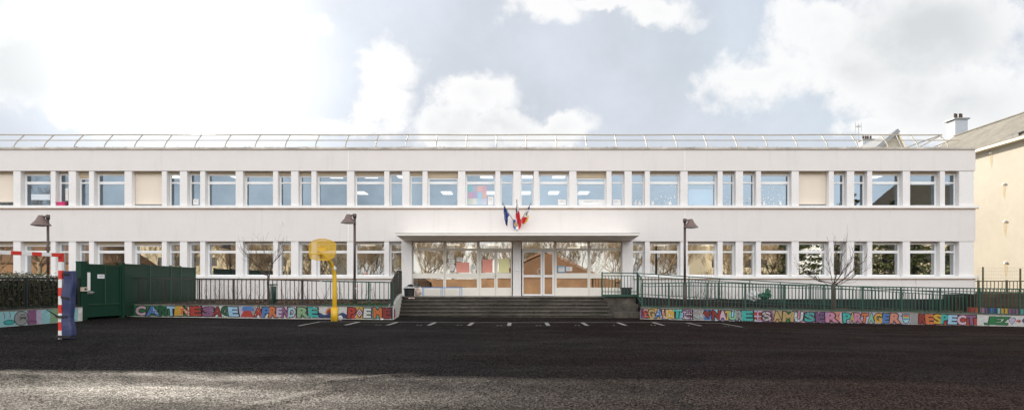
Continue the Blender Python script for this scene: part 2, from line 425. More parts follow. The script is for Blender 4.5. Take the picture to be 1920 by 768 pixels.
# interior: floors, ceilings, cross walls
b = MB()
b.box(XL + .31, XR - .36, YW + .1, YB - .01, .7, .87, 1)
b.box(XL + .31, XR - .36, YW + .1, YB - .01, 4.2, 4.3, 1)
b.box(XL + .31, XR - .36, YW + .1, YB - .01, 3.5, 3.6, 2)
b.box(XL + .31, XR - .36, YW + .1, YB - .01, 6.86, 6.9, 2)
b.box(XL + .31, XR - .36, YB - .2, YB - .02, .88, 6.85, 0)
for px in (134, 342, 549, 759, 1179, 1388, 1595.5):
    x = PX(px, YF); b.box(x - .06, x + .06, YW + .2, YB - .21, .88, 3.49, 0); b.box(x - .06, x + .06, YW + .2, YB - .21, 4.31, 6.85, 0)
b.build('interior', [M['int_wall'], M['int_floor'], M['int_ceil']], bld)
# lit ceiling panels, two rows, only in the rooms that are lit
def panel(x, y, z, w=.62, d=1.0):
    b = MB(); b.box(x - w / 2, x + w / 2, y - d / 2, y + d / 2, z - .03, z); b.build('ceiling_light', M['lamp_on' if z > 5 else 'lamp_dim'], bld)
for px in (627, 693, 757, 820, 912, 988, 1048, 1110): panel(PX(px, 32.95), 32.95, 6.85)
for px in (677, 783, 838, 918, 985, 1038, 1094): panel(PX(px, 39), 39, 6.85, .58, 1.15)
for px in (404, 1573, 1640): panel(PX(px, 39) if px == 404 else PX(px, 32.95), 39 if px == 404 else 32.95, 6.85)
panel(PX(325, 32.95), 32.95, 6.85); panel(PX(445, 32.95), 32.95, 6.85)
for px, yy in ((850, 34.2), (925, 34.2), (1095, 34.2), (690, 34.5), (1075, 37), (880, 37), (1240, 34.5), (1330, 34.5)): panel(PX(px, yy), yy, 3.5)

# expansion joints and small fittings on the wall
b = MB()
for px in (653, 1284): b.box(PX(px - .7, YF), PX(px + .7, YF), YF - .006, YF - .001, z_l1 + .01, z_top - .01); b.box(PX(px - .7, YF), PX(px + .7, YF), YF - .006, YF - .001, z_l0 + .01, z_u1 - .04)
b.build('expansion_joint', M['sill'], bld)
b = MB(); x0, x1, z0, z1 = PX(526.5, YF), PX(533.5, YF), PZ(422.5, YF), PZ(414.5, YF)
b.box(x0, x1, YF - .02, YF - .001, z0, z1, 0)
for k in range(4): zz = z0 + .03 + k * .045; b.box(x0 + .03, x1 - .03, YF - .024, YF - .021, zz, zz + .015, 1)
b.build('wall_vent', [M['sill'], M['grey']], bld)

# piers
PA, PB = .172, .115
grid = []                       # (x0, x1) of each pier on the front plane
k = -6
WW = [30.75 + 208.7 * i for i in range(-3, 9)]
NN = [134.6 + 208.7 * i for i in range(-3, 8)]
piers = []
for w in WW: piers.append((PX(w, YF) - PA, PX(w, YF) + PA))
for w in NN:
    piers.append((PX(w, YF) - PA, PX(w, YF) + PA))
    for s in (-36, 36): piers.append((PX(w + s, YF) - PB, PX(w + s, YF) + PB))
piers.append((PX(1768 - 4.5, YF), PX(1768 + 4.5, YF)))
piers.append((PX(1799.5, YF), XR - .06))
piers.append((XL, PX(30.75 - 3 * 208.7, YF) - .2))
piers.sort()
LOW_SKIP = lambda x0, x1: x0 > EX0 - .2 and x1 < EX1 + .2
def add_pier(x0, x1, z0, z1):
    b = MB(); b.box(x0, x1, YF + .03, YW, z0, z1); b.build('pier', M['pier'], bld)
for (x0, x1) in piers:
    add_pier(x0, x1, z_s1, z_l1)
    if not LOW_SKIP(x0, x1): add_pier(x0, x1, z_s0, z_l0)

# windows
def window(x0, x1, z0, z1, low, box=.06, blind=0.0, wave=None, tr=None):
    """Frame with a hopper light over one tall light; panes one mesh; optional roller blind."""
    fw, wide = .055, (x1 - x0) > .9
    b = MB(); y0, y1 = YW, YW + .07
    zt = z1 - box
    tr = tr if tr is not None else (PZ(341, YF) if not low else PZ(471.5, YF))
    fw2 = fw if wide else .045
    b.box(x0, x0 + fw2, y0, y1, z0, zt); b.box(x1 - fw2, x1, y0, y1, z0, zt)
    b.box(x0 + fw2, x1 - fw2, y0, y1, z0, z0 + fw); b.box(x0 + fw2, x1 - fw2, y0, y1, zt - fw, zt)
    th = .055 if wide else .03
    if tr < zt - .12: b.box(x0 + fw2, x1 - fw2, y0 - .01, y1 - .003, tr - th, tr + th)
    # slim sash step round each light
    for (a, c) in (((z0 + fw, tr - th),) + (((tr + th, zt - fw),) if tr < zt - .12 else ())):
        g = .012
        b.box(x0 + fw2, x0 + fw2 + g, y0 + .018, y1 - .004, a, c); b.box(x1 - fw2 - g, x1 - fw2, y0 + .018, y1 - .004, a, c)
        b.box(x0 + fw2 + g, x1 - fw2 - g, y0 + .018, y1 - .004, a, a + g); b.box(x0 + fw2 + g, x1 - fw2 - g, y0 + .018, y1 - .004, c - g, c)
    f = b.build('window', M['pvc'], bld)
    p = MB()
    if tr < zt - .12: p.quad((x0 + fw2, y0 + .035, tr + th), (x1 - fw2, y0 + .035, tr + th), (x1 - fw2, y0 + .035, zt - fw), (x0 + fw2, y0 + .035, zt - fw))
    p.quad((x0 + fw2, y0 + .035, z0 + fw), (x1 - fw2, y0 + .035, z0 + fw), (x1 - fw2, y0 + .035, tr - th), (x0 + fw2, y0 + .035, tr - th))
    p.build('pane', M['glasslow' if low else 'glass'], f)
    if box > .01:
        q = MB(); q.box(x0 - .005, x1 + .005, YW - .04, y1, zt + .003, z1 - .003); q.build('blind_box', M['blindbox' if not low or wide else 'pvc'], f)
    if blind:
        q = MB(); q.box(x0 + .02, x1 - .02, YW - .026, YW - .018, z1 - blind, zt - .004, 0); q.box(x0 + .015, x1 - .015, YW - .034, YW - .014, z1 - blind - .04, z1 - blind, 1)
        q.build('roller_blind', [M['blind'], M['grey']], f)
    return f
openings = [(a[1], c[0]) for a, c in zip(piers, piers[1:])]
UP_BOX = {}
for (x0, x1) in openings:
    if x1 - x0 < .3: continue
    pxc = VX + (x0 + x1) / 2 * F / YF
    wide = x1 - x0 > .9
    bx = .12 if wide else .10
    if any(abs(pxc - c) < 14 for c in (155, 485, 535, 570, 620, 693, 783)): bx = .19
    if any(abs(pxc - c) < 14 for c in (155, 832, 1110)): bx = .30
    bl = 0
    if abs(pxc - 0) < 24: bl = 1.44
    if abs(pxc - 277) < 24 or abs(pxc - 1525) < 24: bl = 1.55
    window(x0, x1, z_s1, z_l1, False, bx, bl)
    if not LOW_SKIP(x0 - .15, x1 + .15):
        window(x0, x1, z_s0, z_l0, True, .08 if not wide else (.16 if pxc < 320 else .07))

# things seen behind or stuck on individual upper panes
def pane_card(pxa, pxb, pya, pyb, name, m, low=False, y=None, parent=None, frame=None):
    y = y if y is not None else YW + .028
    b = MB(); b.box(PX(pxa, y), PX(pxb, y), y - .003, y, PZ(pyb, y), PZ(pya, y)); return b.build(name, m, parent)

# ------------------------------------------------------------------ ENTRANCE
YE = YW - .10
LAND = .88
# columns left, centre, right
cols = ((752.5, 772), (961.5, 977), (1167, 1187))
for a, c in cols:
    b = MB(); b.box(PX(a, YF), PX(c, YF), YF + .02, YE + .2, LAND - .002, z_l0); b.build('entrance_column', M['pier'], bld)
for k_, (a, c) in enumerate(((PX(772, YF), PX(961.5, YF)), (PX(977, YF), PX(1167, YF)))):
    b = MB(); b.box(a, c, YE - .04, YE + .2, PZ(452.6, YF), z_l0 - .002); b.build('entrance_header', M['cream_paint'], bld)
zz = lambda py: PZ(py, YE)
xx = lambda px: PX(px, YE)
def gbars(name, rects, m, parent, y0=YE, y1=YE + .08):
    b = MB()
    for (a, c, t, u) in rects: b.box(xx(a), xx(c), y0, y1, zz(u), zz(t))
    return b.build(name, m, parent)
def gpane(rects, parent, y=YE + .04):
    p = MB()
    for (a, c, t, u) in rects: p.quad((xx(a), y, zz(u)), (xx(c), y, zz(u)), (xx(c), y, zz(t)), (xx(a), y, zz(t)))
    return p.build('pane', M['glasslow'], parent)
def glazed_bay(a, c, side):
    """fixed bay: top light, main light, lower light over a white panel"""
    f = gbars('glazed_bay', [(a - 2.2, a, 454, 554.6), (c, c + 2.2, 454, 554.6), (a, c, 465.4, 469.2), (a, c, 511.6, 521.2), (a, c, 538.6, 554.6)], M['cream_paint'], bld)
    gpane([(a, c, 454, 465.4), (a, c, 469.2, 511.6), (a, c, 521.2, 538.6)], f)
glazed_bay(773.8, 831.3, 0); glazed_bay(836.3, 894, 0)
glazed_bay(1043.8, 1101.8, 0); glazed_bay(1106.8, 1164, 0)
def top_light(a, c):
    f = gbars('top_light', [(a, c, 465.2, 469.6)], M['cream_paint'], bld); gpane([(a, c, 453.5, 465.2)], f)
top_light(899.4, 960); top_light(978.5, 1039.2)
gbars('door_post', [(896.3, 899.2, 453.5, 554.8)], M['cream_paint'], bld, YE - .012)
gbars('door_post', [(1039.6, 1041.5, 453.5, 554.8)], M['cream_paint'], bld, YE - .012)
def door(a, c, g0, g1, lower, bot, parent=bld):
    f = gbars('door', [(a, g0, 470, bot), (g1, c, 470, bot), (g0, g1, 470, 471.6 + 1), (g0, g1, lower[0], lower[1]), (g0, g1, lower[2], bot)], M['cream_paint'] if a < 960 else M['pvc'], parent, YE - .006, YE + .07)
    gpane([(g0, g1, 472.6, lower[0]), (g0, g1, lower[1], lower[2])], f)
    return f
d1 = door(899.6, 929.3, 902.5, 926.8, (511, 521.2, 538.6), 554.5)
d2 = door(929.8, 959.8, 933, 958, (511, 521.2, 538.6), 554.5)
d3 = door(979, 1017.4, 981.5, 1013.8, (515, 519, 550.8), 554)
d4 = door(1018.2, 1039, 1021, 1035.6, (515, 519, 550.8), 554)
b = MB(); c0 = Vector((xx(1013.6), YE - .07, zz(508.6)))
b.tube([c0 + Vector((-.0 - .16 * math.sin(t), 0, .15 * math.cos(t))) for t in [math.pi * i / 10 for i in range(11)]], .016, 8); b.build('door_handle', M['steel'], d3, True)
b = MB(); b.tube([(xx(928.4), YE - .05, zz(520)), (xx(928.4), YE - .05, zz(514))], .012, 6); b.build('door_handle', M['steel'], d1, True)
b = MB(); b.box(xx(965), xx(972), YF - .05, YF + .018, PZ(461.5, YF), PZ(452.8, YF), 0); b.box(xx(966.2), xx(970.8), YF - .062, YF - .052, PZ(460, YF), PZ(454.5, YF), 1)
b.build('wall_lamp', [M['cream_paint'], M['opal']], bld)
b = MB(); b.box(PX(967, YF), PX(971.6, YF), YF - .02, YF + .018, PZ(511, YF), PZ(505.5, YF), 0); b.box(PX(968.6, YF), PX(970, YF), YF - .026, YF - .022, PZ(509, YF), PZ(507, YF), 1)
b.build('doorbell', [M['sill'], M['grey']], bld)
# canopy
CF = 29.1
b = MB(); x0, x1 = PX(742.5, CF), PX(1198.5, CF)
xb0, xb1 = PX(741, CF), PX(1200, CF)
zc0, zc1 = PZ(441.2, CF), PZ(437.4, CF)
lo = [(x0, CF, zc0), (x1, CF, zc0), (x1, YF + .02, z_l0 + .02), (x0, YF + .02, z_l0 + .02)]
b.hexa([(p[0], p[1], p[2]) for p in lo], [(x0, CF, zc1), (x1, CF, zc1), (x1, YF - .001, zc1 + .06), (x0, YF - .001, zc1 + .06)], 0)
for fi in range(len(b.f)):
    if fi == 0: b.m[fi] = 1
b.build('canopy', [M['canopy'], M['soffit']], bld)
b = MB(); b.box(xb0, xb1, CF - .02, YF - .001, zc1 + .004, zc1 + .016); b.build('canopy_flashing', M['zinc'], bld)

# roof railing
rr = bpy.data.objects.new('roof_railing', None); COL.objects.link(rr); rr.parent = bld; ORG[rr.name] = ORG[bld.name]
y_b, zb = YF + .28, z_top + .09
ztop = PZ(253, YF + 1.0); zmid = PZ(267.3, YF + .62)
def railpost(x):
    h = ztop - zb
    return [(x, y_b + dy, zb + dz * h) for dy, dz in ((0, 0), (.01, .12), (.06, .25), (.20, .45), (.47, .75), (.70, 1.0))]
XE = PX(1768, YF + .9)
b = MB()
b.tube([(x, y_b + .70, ztop + .010 * math.sin(x * .9)) for x in [XL + 1 + i * (XE - XL - 1) / 60 for i in range(61)]], .030, 8)
b.tube([(x, y_b + .275, zb + .56 * (ztop - zb)) for x in [XL + 1 + i * (XE + .6 - XL - 1) / 40 for i in range(41)]], .022, 6)
b.tube([(XE, y_b + .7, ztop), (XE, YB - .8, ztop)], .030, 6)
b.build('rail', M['railing_white'], rr, True)
for i in range(45):
    x = PX(1768 - 55.8 * i, YF + .7)
    if x < XL + 1: break
    b = MB(); b.tube(railpost(x), .026, 8); b.build('post', M['railing_white'], rr, True)
b = MB()
b.tube([(XE - .05, y_b + .7, ztop - .03), (XE - 1.6, y_b + .1, zb + .02)], .024, 6)
b.tube([(XE + .25, y_b + .35, zb + .5), (XE - 1.1, y_b + 1.2, zb - .1)], .024, 6)
b.build('brace', M['railing_white'], rr, True)

# ------------------------------------------------------------------ ENTRANCE STEPS, SIDE BLOCK, RAMP
st = thing('entrance_steps', (0, 29, 0), 'wide dark weathered concrete flight of steps up to the glazed entrance', 'steps')
sx0, sx1 = PX(757.5, 29.9), PX(1129, 29.9)
rz = [.88, .733, .587, .44, .293, .147, -.1]
ry = [29.9, 29.56, 29.22, 28.88, 28.54, 28.2]
for i in range(6):
    b = MB()
    xl = sx0 - .05 * i - .02; xr = sx1 + .045 * i
    y1 = (YF + .5) if i == 0 else ry[i - 1] - .0
    nose = .04
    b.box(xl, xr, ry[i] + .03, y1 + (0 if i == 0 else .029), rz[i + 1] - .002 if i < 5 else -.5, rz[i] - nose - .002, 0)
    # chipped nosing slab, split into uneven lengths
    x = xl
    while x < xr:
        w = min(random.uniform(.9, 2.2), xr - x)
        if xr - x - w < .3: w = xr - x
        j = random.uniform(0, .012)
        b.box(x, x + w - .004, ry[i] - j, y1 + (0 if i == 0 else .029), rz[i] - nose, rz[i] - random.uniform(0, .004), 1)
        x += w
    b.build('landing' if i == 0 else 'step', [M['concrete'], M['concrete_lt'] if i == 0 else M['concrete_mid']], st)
# filler under the landing outside the steps (right block of three big tiers)
blk = thing('concrete_block', (5, 29, 0), 'stained concrete block of three tiers under the green ramp landing', 'concrete block')
for (pa, pb, za, zb_, yf) in ((1131, 1192.5, .56, .88, 29.75), (1134, 1197, .25, .558, 29.2), (1140, 1203, -.4, .248, 28.3)):
    b = MB(); x0, x1 = PX(pa, yf), PX(pb, yf)
    n = 8; pts = []
    for i in range(n + 1):
        t = i / n * math.pi / 2
        pts.append((x0 + .35 - .35 * math.sin(t), yf + .35 - .35 * math.cos(t)))
    poly = [(x0, YF - .002)] + [(p[0], p[1]) for p in pts[::-1]] + [(x1, yf), (x1, YF - .002)]
    vs = [(x, y, za) for x, y in poly] + [(x, y, zb_) for x, y in poly]; k = len(poly)
    b.add(vs, [tuple(range(k))[::-1], tuple(range(k, 2 * k))] + [(i, (i + 1) % k, k + (i + 1) % k, k + i) for i in range(k)])
    b.build('tier', M['concrete_mid'], blk)
# ramp: a dark slab sloping down to the right along the facade
RX0, RX1 = PX(1196, 29.7), PX(1830, 29.7)
def rampz(x): return LAND + (0.02 - LAND) * max(0, min(1, (x - RX0) / (RX1 - RX0)))
ramp = thing('access_ramp', (13, 30, 0), 'dark concrete wheelchair ramp running down along the wall behind the green railing', 'ramp')
b = MB(); b.hexa([(RX0, 29.5, -.4), (RX1, 29.5, -.4), (RX1, YF - .1, -.4), (RX0, YF - .1, -.4)],
                 [(RX0, 29.5, LAND - .01), (RX1, 29.5, .02), (RX1, YF - .1, .02), (RX0, YF - .1, LAND - .01)])
b.build('ramp_slab', M['plinth'], ramp)

# ------------------------------------------------------------------ LOW MURAL WALLS
class Line:
    """straight ground line seen in the photograph; u runs along it, py gives heights"""
    def __init__(s, px0, Y0, px1, Y1):
        s.a = Vector((PX(px0, Y0), Y0, 0)); s.b = Vector((PX(px1, Y1), Y1, 0)); s.d = (s.b - s.a); s.L = s.d.length; s.t = s.d.normalized(); s.n = Vector((s.t.y, -s.t.x, 0))
    def u(s, px):
        k = (px - VX) / F
        return (k * s.a.y - s.a.x) / (s.d.x - k * s.d.y) * s.L
    def at(s, u, out=0, z=0): p = s.a + s.t * u + s.n * out; return Vector((p.x, p.y, z))
    def z(s, u, py): return EYE + (HY - py) / F * (s.a + s.t * u).y
FONTCACHE = {}
def glyph(ch, off):
    key = (ch, off)
    if key in FONTCACHE: return FONTCACHE[key]
    c = bpy.data.curves.new('glyph', 'FONT'); c.body = ch; c.size = 1; c.offset = off; c.resolution_u = 3; c.fill_mode = 'FRONT'
    o = bpy.data.objects.new('glyph', c); COL.objects.link(o)
    dg = bpy.context.evaluated_depsgraph_get(); dg.update()
    me = bpy.data.meshes.new_from_object(o.evaluated_get(dg))
    vs = [(v.co.x, v.co.y) for v in me.vertices]; fs = [tuple(p.vertices) for p in me.polygons]
    bpy.data.objects.remove(o); bpy.data.curves.remove(c); bpy.data.meshes.remove(me)
    FONTCACHE[key] = (vs, fs); return FONTCACHE[key]
def paint(name, rgb, dots=None, var=.25):
    """wall paint; with dots: round spots of a second colour"""
    m = mat(name, rgb, .75, var, 14, var2=.12, scale2=40)
    if dots and 'dotted' not in m:
        n, l = m.node_tree.nodes, m.node_tree.links; b = n['Principled BSDF']
        src = b.inputs['Base Color'].links[0].from_socket
        v = n.new('ShaderNodeTexVoronoi'); v.inputs['Scale'].default_value = 11; v.inputs['Randomness'].default_value = .45
        l.new(n['Texture Coordinate'].outputs['Object'], v.inputs['Vector'])
        r = n.new('ShaderNodeMath'); r.operation = 'LESS_THAN'; r.inputs[1].default_value = .36; l.new(v.outputs['Distance'], r.inputs[0])
        x = n.new('ShaderNodeMix'); x.data_type = 'RGBA'; l.new(r.outputs[0], x.inputs[0]); l.new(src, x.inputs[6]); x.inputs[7].default_value = (*dots, 1)
        l.new(x.outputs[2], b.inputs['Base Color']); m['dotted'] = 1
    return m
PC = dict(black=(.010, .010, .012), green=(.02, .17, .05), dgreen=(.015, .10, .045), lilac=(.48, .42, .56), white=(.62, .62, .60), grey=(.30, .30, .29), red=(.42, .045, .03), dred=(.26, .03, .022),
          yellow=(.60, .36, .04), tan=(.46, .33, .14), blue=(.075, .19, .45), dblue=(.03, .06, .17), navy=(.025, .035, .10), lblue=(.33, .55, .72), teal=(.05, .40, .36), cyan=(.30, .58, .60), pink=(.55, .23, .33),
          lpink=(.62, .42, .50), mauve=(.25, .10, .20), purple=(.17, .07, .17), orange=(.58, .16, .045), mint=(.22, .50, .32), brown=(.20, .09, .05), salmon=(.60, .25, .17), offgreen=(.25, .40, .22))
PC = {k: tuple(c * .70 for c in v) for k, v in PC.items()}
def wp(nm):
    if '*' in nm: a, d = nm.split('*'); return paint('mural_%s_dots_%s' % (a, d), PC[a], PC[d])
    return paint('mural_' + nm, PC[nm])
class Mural:
    def __init__(s, line, ztop, zbot): s.l, s.zt, s.zb, s.mb, s.mats, s.idx = line, ztop, zbot, MB(), [], {}; s.k = 0
    def mi(s, nm):
        if nm not in s.idx: s.idx[nm] = len(s.mats); s.mats.append(wp(nm))
        return s.idx[nm]
    def pt(s, u, v, out):               # v: 0 bottom .. 1 top of the wall
        zb, zt = s.zb(u), s.zt(u); return s.l.at(u, out, zb + (zt - zb) * v)
    def shape(s, uv, nm, out): s.mb.add([s.pt(u, v, out) for u, v in uv], [tuple(range(len(uv)))], s.mi(nm))
    def bg(s, pa, pb, nm, v0=.02, v1=.99):
        ua, ub = s.l.u(pa), s.l.u(pb); n = max(1, int((ub - ua) / .6)); j = lambda: random.uniform(-.01, .01)
        for i in range(n):
            a, b = ua + (ub - ua) * i / n, ua + (ub - ua) * (i + 1) / n
            s.shape([(a, v0), (b, v0), (b, v1), (a, v1)], nm, .002)
    def letter(s, ch, pc, w, nm, v0=.07, v1=.95, tilt=0, out='black', off=.05, lw=.065):
        s.k += 1; base = .004 + .0006 * (s.k % 5)
        ua, ub = s.l.u(pc - w / 2), s.l.u(pc + w / 2)
        ref, _ = glyph(ch, 0); xs_ = [p[0] for p in ref]; ys_ = [p[1] for p in ref]
        x0, x1, y0, y1 = min(xs_), max(xs_), min(ys_), max(ys_)
        v0 += random.uniform(-.03, .03); v1 += random.uniform(-.04, .03); tilt += random.uniform(-.04, .04)
        def put(o, mm, outd):
            vs, fs = glyph(ch, o)
            q = []
            for x, y in vs:
                tx = (x - x0) / max(.05, x1 - x0); ty = (y - y0) / max(.05, y1 - y0)
                u = ua + (ub - ua) * (.07 + .86 * tx) + tilt * (ty - .5); q.append(s.pt(u, v0 + (v1 - v0) * (.08 + .84 * ty), outd))
            s.mb.add(q, fs, s.mi(mm))
        if out: put(off + lw, out, base)
        put(off, nm, base + .003)
    def doodles(s, pa, pb, n):
        ks = list(PC)
        for i in range(n):
            p = random.uniform(pa, pb); v = random.uniform(.08, .92); w = random.uniform(.5, 2.2); h = random.uniform(.03, .12); k = random.randint(4, 7); a0 = random.uniform(0, 6)
            s.shape([(s.l.u(p + w * math.cos(a0 + 2 * math.pi * j / k) * random.uniform(.6, 1)), min(.98, max(.02, v + h * math.sin(a0 + 2 * math.pi * j / k)))) for j in range(k)], random.choice(ks + ['black'] * 5 + ['white'] * 3), .0026 + i * .000006)
    def chips(s, pa, pb, n):
        for i in range(n):
            p = random.uniform(pa, pb); v = .02 + .1 * random.random() ** 2 if i % 3 else random.uniform(.9, .98); w = random.uniform(.6, 2.4); u = s.l.u(p); h = random.uniform(.02, .06)
            s.shape([(u, v), (s.l.u(p + w * .6), max(.0, v - h)), (s.l.u(p + w), v + h * .4), (s.l.u(p + w * .4), v + h)], ('white', 'grey', 'grey', 'black')[i % 4], .0105 + i * .00001)
    def build(s, parent): return s.mb.build('mural_painting', s.mats, parent)

def low_wall(name, label, line, zt, zb, thick, n):
    t = thing(name, line.at(line.L / 2, 0, 0), label, 'low wall')
    b = MB()
    for i in range(n):
        a, c = line.L * i / n, line.L * (i + 1) / n
        b.hexa([line.at(a, 0, zb(a) - .35), line.at(c, 0, zb(c) - .35), line.at(c, -thick, zb(c) - .35), line.at(a, -thick, zb(a) - .35)],
               [line.at(a, 0, zt(a)), line.at(c, 0, zt(c)), line.at(c, -thick, zt(c)), line.at(a, -thick, zt(a))], 0)
    b.build('wall', M['wallwhite'], t)
    b = MB()
    for i in range(n * 2):
        a, c = line.L * i / n / 2 + .01, line.L * (i + 1) / n / 2 - .004; j = random.uniform(0, .012)
        b.hexa([line.at(a, .012, zt(a) + .002), line.at(c, .012, zt(c) + .002), line.at(c, -thick - .02, zt(c) + .002), line.at(a, -thick - .02, zt(a) + .002)],
               [line.at(a, .012, zt(a) + .03 + j), line.at(c, .012, zt(c) + .03 + j), line.at(c, -thick - .02, zt(c) + .03 + j), line.at(a, -thick - .02, zt(a) + .03 + j)], 0)
    b.build('wall_cap', M['concrete_lt'], t)
    return t
# --- left mural wall: CANTINE SAGE APRENDRE (sun over the sea) POEME
LW = Line(238, 24.8, 737, 25.7)
lin_ = lambda a, b: (lambda u, L: a + (b - a) * u / L)
lt = lambda u: .67 + (.55 - .67) * u / LW.L
lb = lambda u: .245 + (.075 - .245) * u / LW.L
lw_t = low_wall('mural_wall', 'low wall painted with colourful letters CANTINE SAGE and POEME left of the steps', LW, lt, lb, .22, 12)
mu = Mural(LW, lt, lb)
for a, b_, c in ((239, 379, 'green'), (379, 402, 'lilac'), (402, 432, 'white'), (432, 470, 'lilac'), (470, 482, 'grey'), (482, 520, 'white'), (520, 556, 'lpink'), (556, 594, 'offgreen'), (594, 650.5, 'white'),
                 (650.5, 667, 'red'), (667, 682, 'yellow'), (682, 696, 'mint'), (696, 711, 'teal'), (711, 719, 'mint'), (719, 733, 'mauve'), (733, 736.5, 'dblue')): mu.bg(a, b_, c)
mu.doodles(384, 592, 90); mu.doodles(652, 735, 40)
for ch, p, w, c in (('C', 263.7, 19, 'lpink'), ('A', 286.4, 25, 'blue*white'), ('N', 306, 16, 'dgreen'), ('T', 321, 15, 'lblue'), ('I', 334.5, 8, 'yellow'), ('N', 347, 16, 'orange*white'), ('E', 367, 19, 'red'),
                    ('S', 390.6, 20, 'mauve'), ('A', 407.4, 16, 'dred'), ('G', 422.7, 15, 'dgreen'), ('E', 437.5, 17, 'lblue'), ('A', 484.7, 15, 'red*mint'), ('P', 499, 15, 'blue'), ('R', 512, 14, 'orange'),
                    ('E', 524, 11, 'lilac'), ('N', 535, 14, 'mauve'), ('D', 547.5, 14, 'cyan*pink'), ('R', 568, 21, 'offgreen'), ('E', 587, 17, 'teal*pink'), ('P', 659.4, 14, 'red'), ('E', 688.8, 13, 'white'),
                    ('M', 708, 16, 'orange'), ('E', 725.5, 14, 'dred')): mu.letter(ch, p, w, c)
U = LW.u
mu.shape([(U(451), .05), (U(476), .05), (U(470), .62), (U(457), .62)], 'red', .004); mu.shape([(U(453), .6), (U(477), .6), (U(474), .97), (U(456), .97)], 'blue', .0045)
mu.shape([(U(666.5), .5), (U(674), .06), (U(681.5), .5), (U(674), .95)], 'black', .004); mu.shape([(U(668.3), .5), (U(674), .16), (U(679.7), .5), (U(674), .85)], 'lpink', .0055)
mu.shape([(U(671.3), .5), (U(674), .33), (U(676.7), .5), (U(674), .67)], 'black', .0065); mu.shape([(U(672.3), .5), (U(674), .4), (U(675.7), .5), (U(674), .6)], 'lpink', .0075)
cx = 620.5
mu.shape([(U(cx + 10.5 * math.cos(t)), .42 + .5 * math.sin(t)) for t in [math.pi * i / 14 for i in range(15)]], 'orange', .004)
mu.shape([(U(cx + 7.5 * math.cos(t)), .42 + .36 * math.sin(t)) for t in [math.pi * i / 14 for i in range(15)]], 'dred', .005)
for i in range(9):
    t = math.pi * (i + .5) / 9; a, b_ = 11.8, 16.5
    mu.shape([(U(cx + a * math.cos(t) - .5), .42 + .55 * math.sin(t)), (U(cx + a * math.cos(t) + .5), .42 + .55 * math.sin(t)), (U(cx + b_ * math.cos(t) + .35), .42 + .75 * math.sin(t) * .75), (U(cx + b_ * math.cos(t) - .35), .42 + .75 * math.sin(t) * .75)], 'red', .0035)
def wave(pa, pb, f, nm, o, v0=.03):
    n = 40; up = [(U(pa + (pb - pa) * i / n), f(pa + (pb - pa) * i / n)) for i in range(n + 1)]
    for (a, va), (b_, vb) in zip(up, up[1:]): mu.shape([(a, v0), (b_, v0), (b_, vb), (a, va)], nm, o)
wave(592, 650, lambda p: .42 + .1 * math.sin((p - 592) / 58 * 2 * math.pi * 2.6), 'dblue', .006)
wave(596, 650, lambda p: .24 + .07 * math.sin((p - 592) / 58 * 2 * math.pi * 2.6 + .4), 'navy', .0068)
mu.chips(239, 734, 170); mu.build(lw_t)
# --- right mural wall: EGALITE (heart) NATURE S'AMUSER PARTAGER (heart) RESPECT JEZ
RW = Line(1201, 27.6, 2010, 26.1)
def itp(tab):
    def f(u):
        for (a, za), (b, zb2) in zip(tab, tab[1:]):
            if u <= b: return za + (zb2 - za) * max(0, (u - a)) / (b - a)
        return tab[-1][1]
    return f
rt = itp([(RW.u(p), RW.z(RW.u(p), y)) for p, y in ((1200, 577), (1330, 579.5), (1457, 582), (1700, 586), (1920, 591.5), (2012, 594))])
rb = itp([(RW.u(p), RW.z(RW.u(p), y)) for p, y in ((1200, 596.8), (1330, 600), (1457, 603.8), (1700, 607.5), (1920, 611.8), (2012, 614))])
rw_t = low_wall('mural_wall', 'low wall painted with colourful letters NATURE, PARTAGER and RESPECT right of the steps', RW, rt, rb, .22, 20)
mu = Mural(RW, rt, rb)
for a, b_, c in ((1201, 1211, 'mauve'), (1211, 1216, 'green'), (1216, 1236, 'yellow'), (1236, 1241, 'purple'), (1241, 1258, 'brown'), (1258, 1281, 'teal*white'), (1281, 1296, 'salmon'), (1296, 1320, 'grey'), (1320, 1334, 'blue'), (1334, 1352, 'lblue'),
                 (1352, 1372, 'blue'), (1372, 1392, 'lblue'), (1392, 1413, 'teal*white'), (1413, 1429, 'lilac'), (1429, 1450, 'mauve'), (1450, 1466, 'tan'), (1466, 1489, 'green'), (1489, 1510, 'pink'), (1510, 1529, 'mauve'),
                 (1529, 1546, 'blue'), (1546, 1575, 'salmon'), (1575, 1583, 'lpink'), (1583, 1690, 'lilac'), (1690, 1707, 'lilac'), (1707, 1721, 'grey'), (1721, 1832, 'red'), (1832, 1920, 'white'), (1920, 2008, 'white')): mu.bg(a, b_, c)
mu.doodles(1202, 1704, 320)
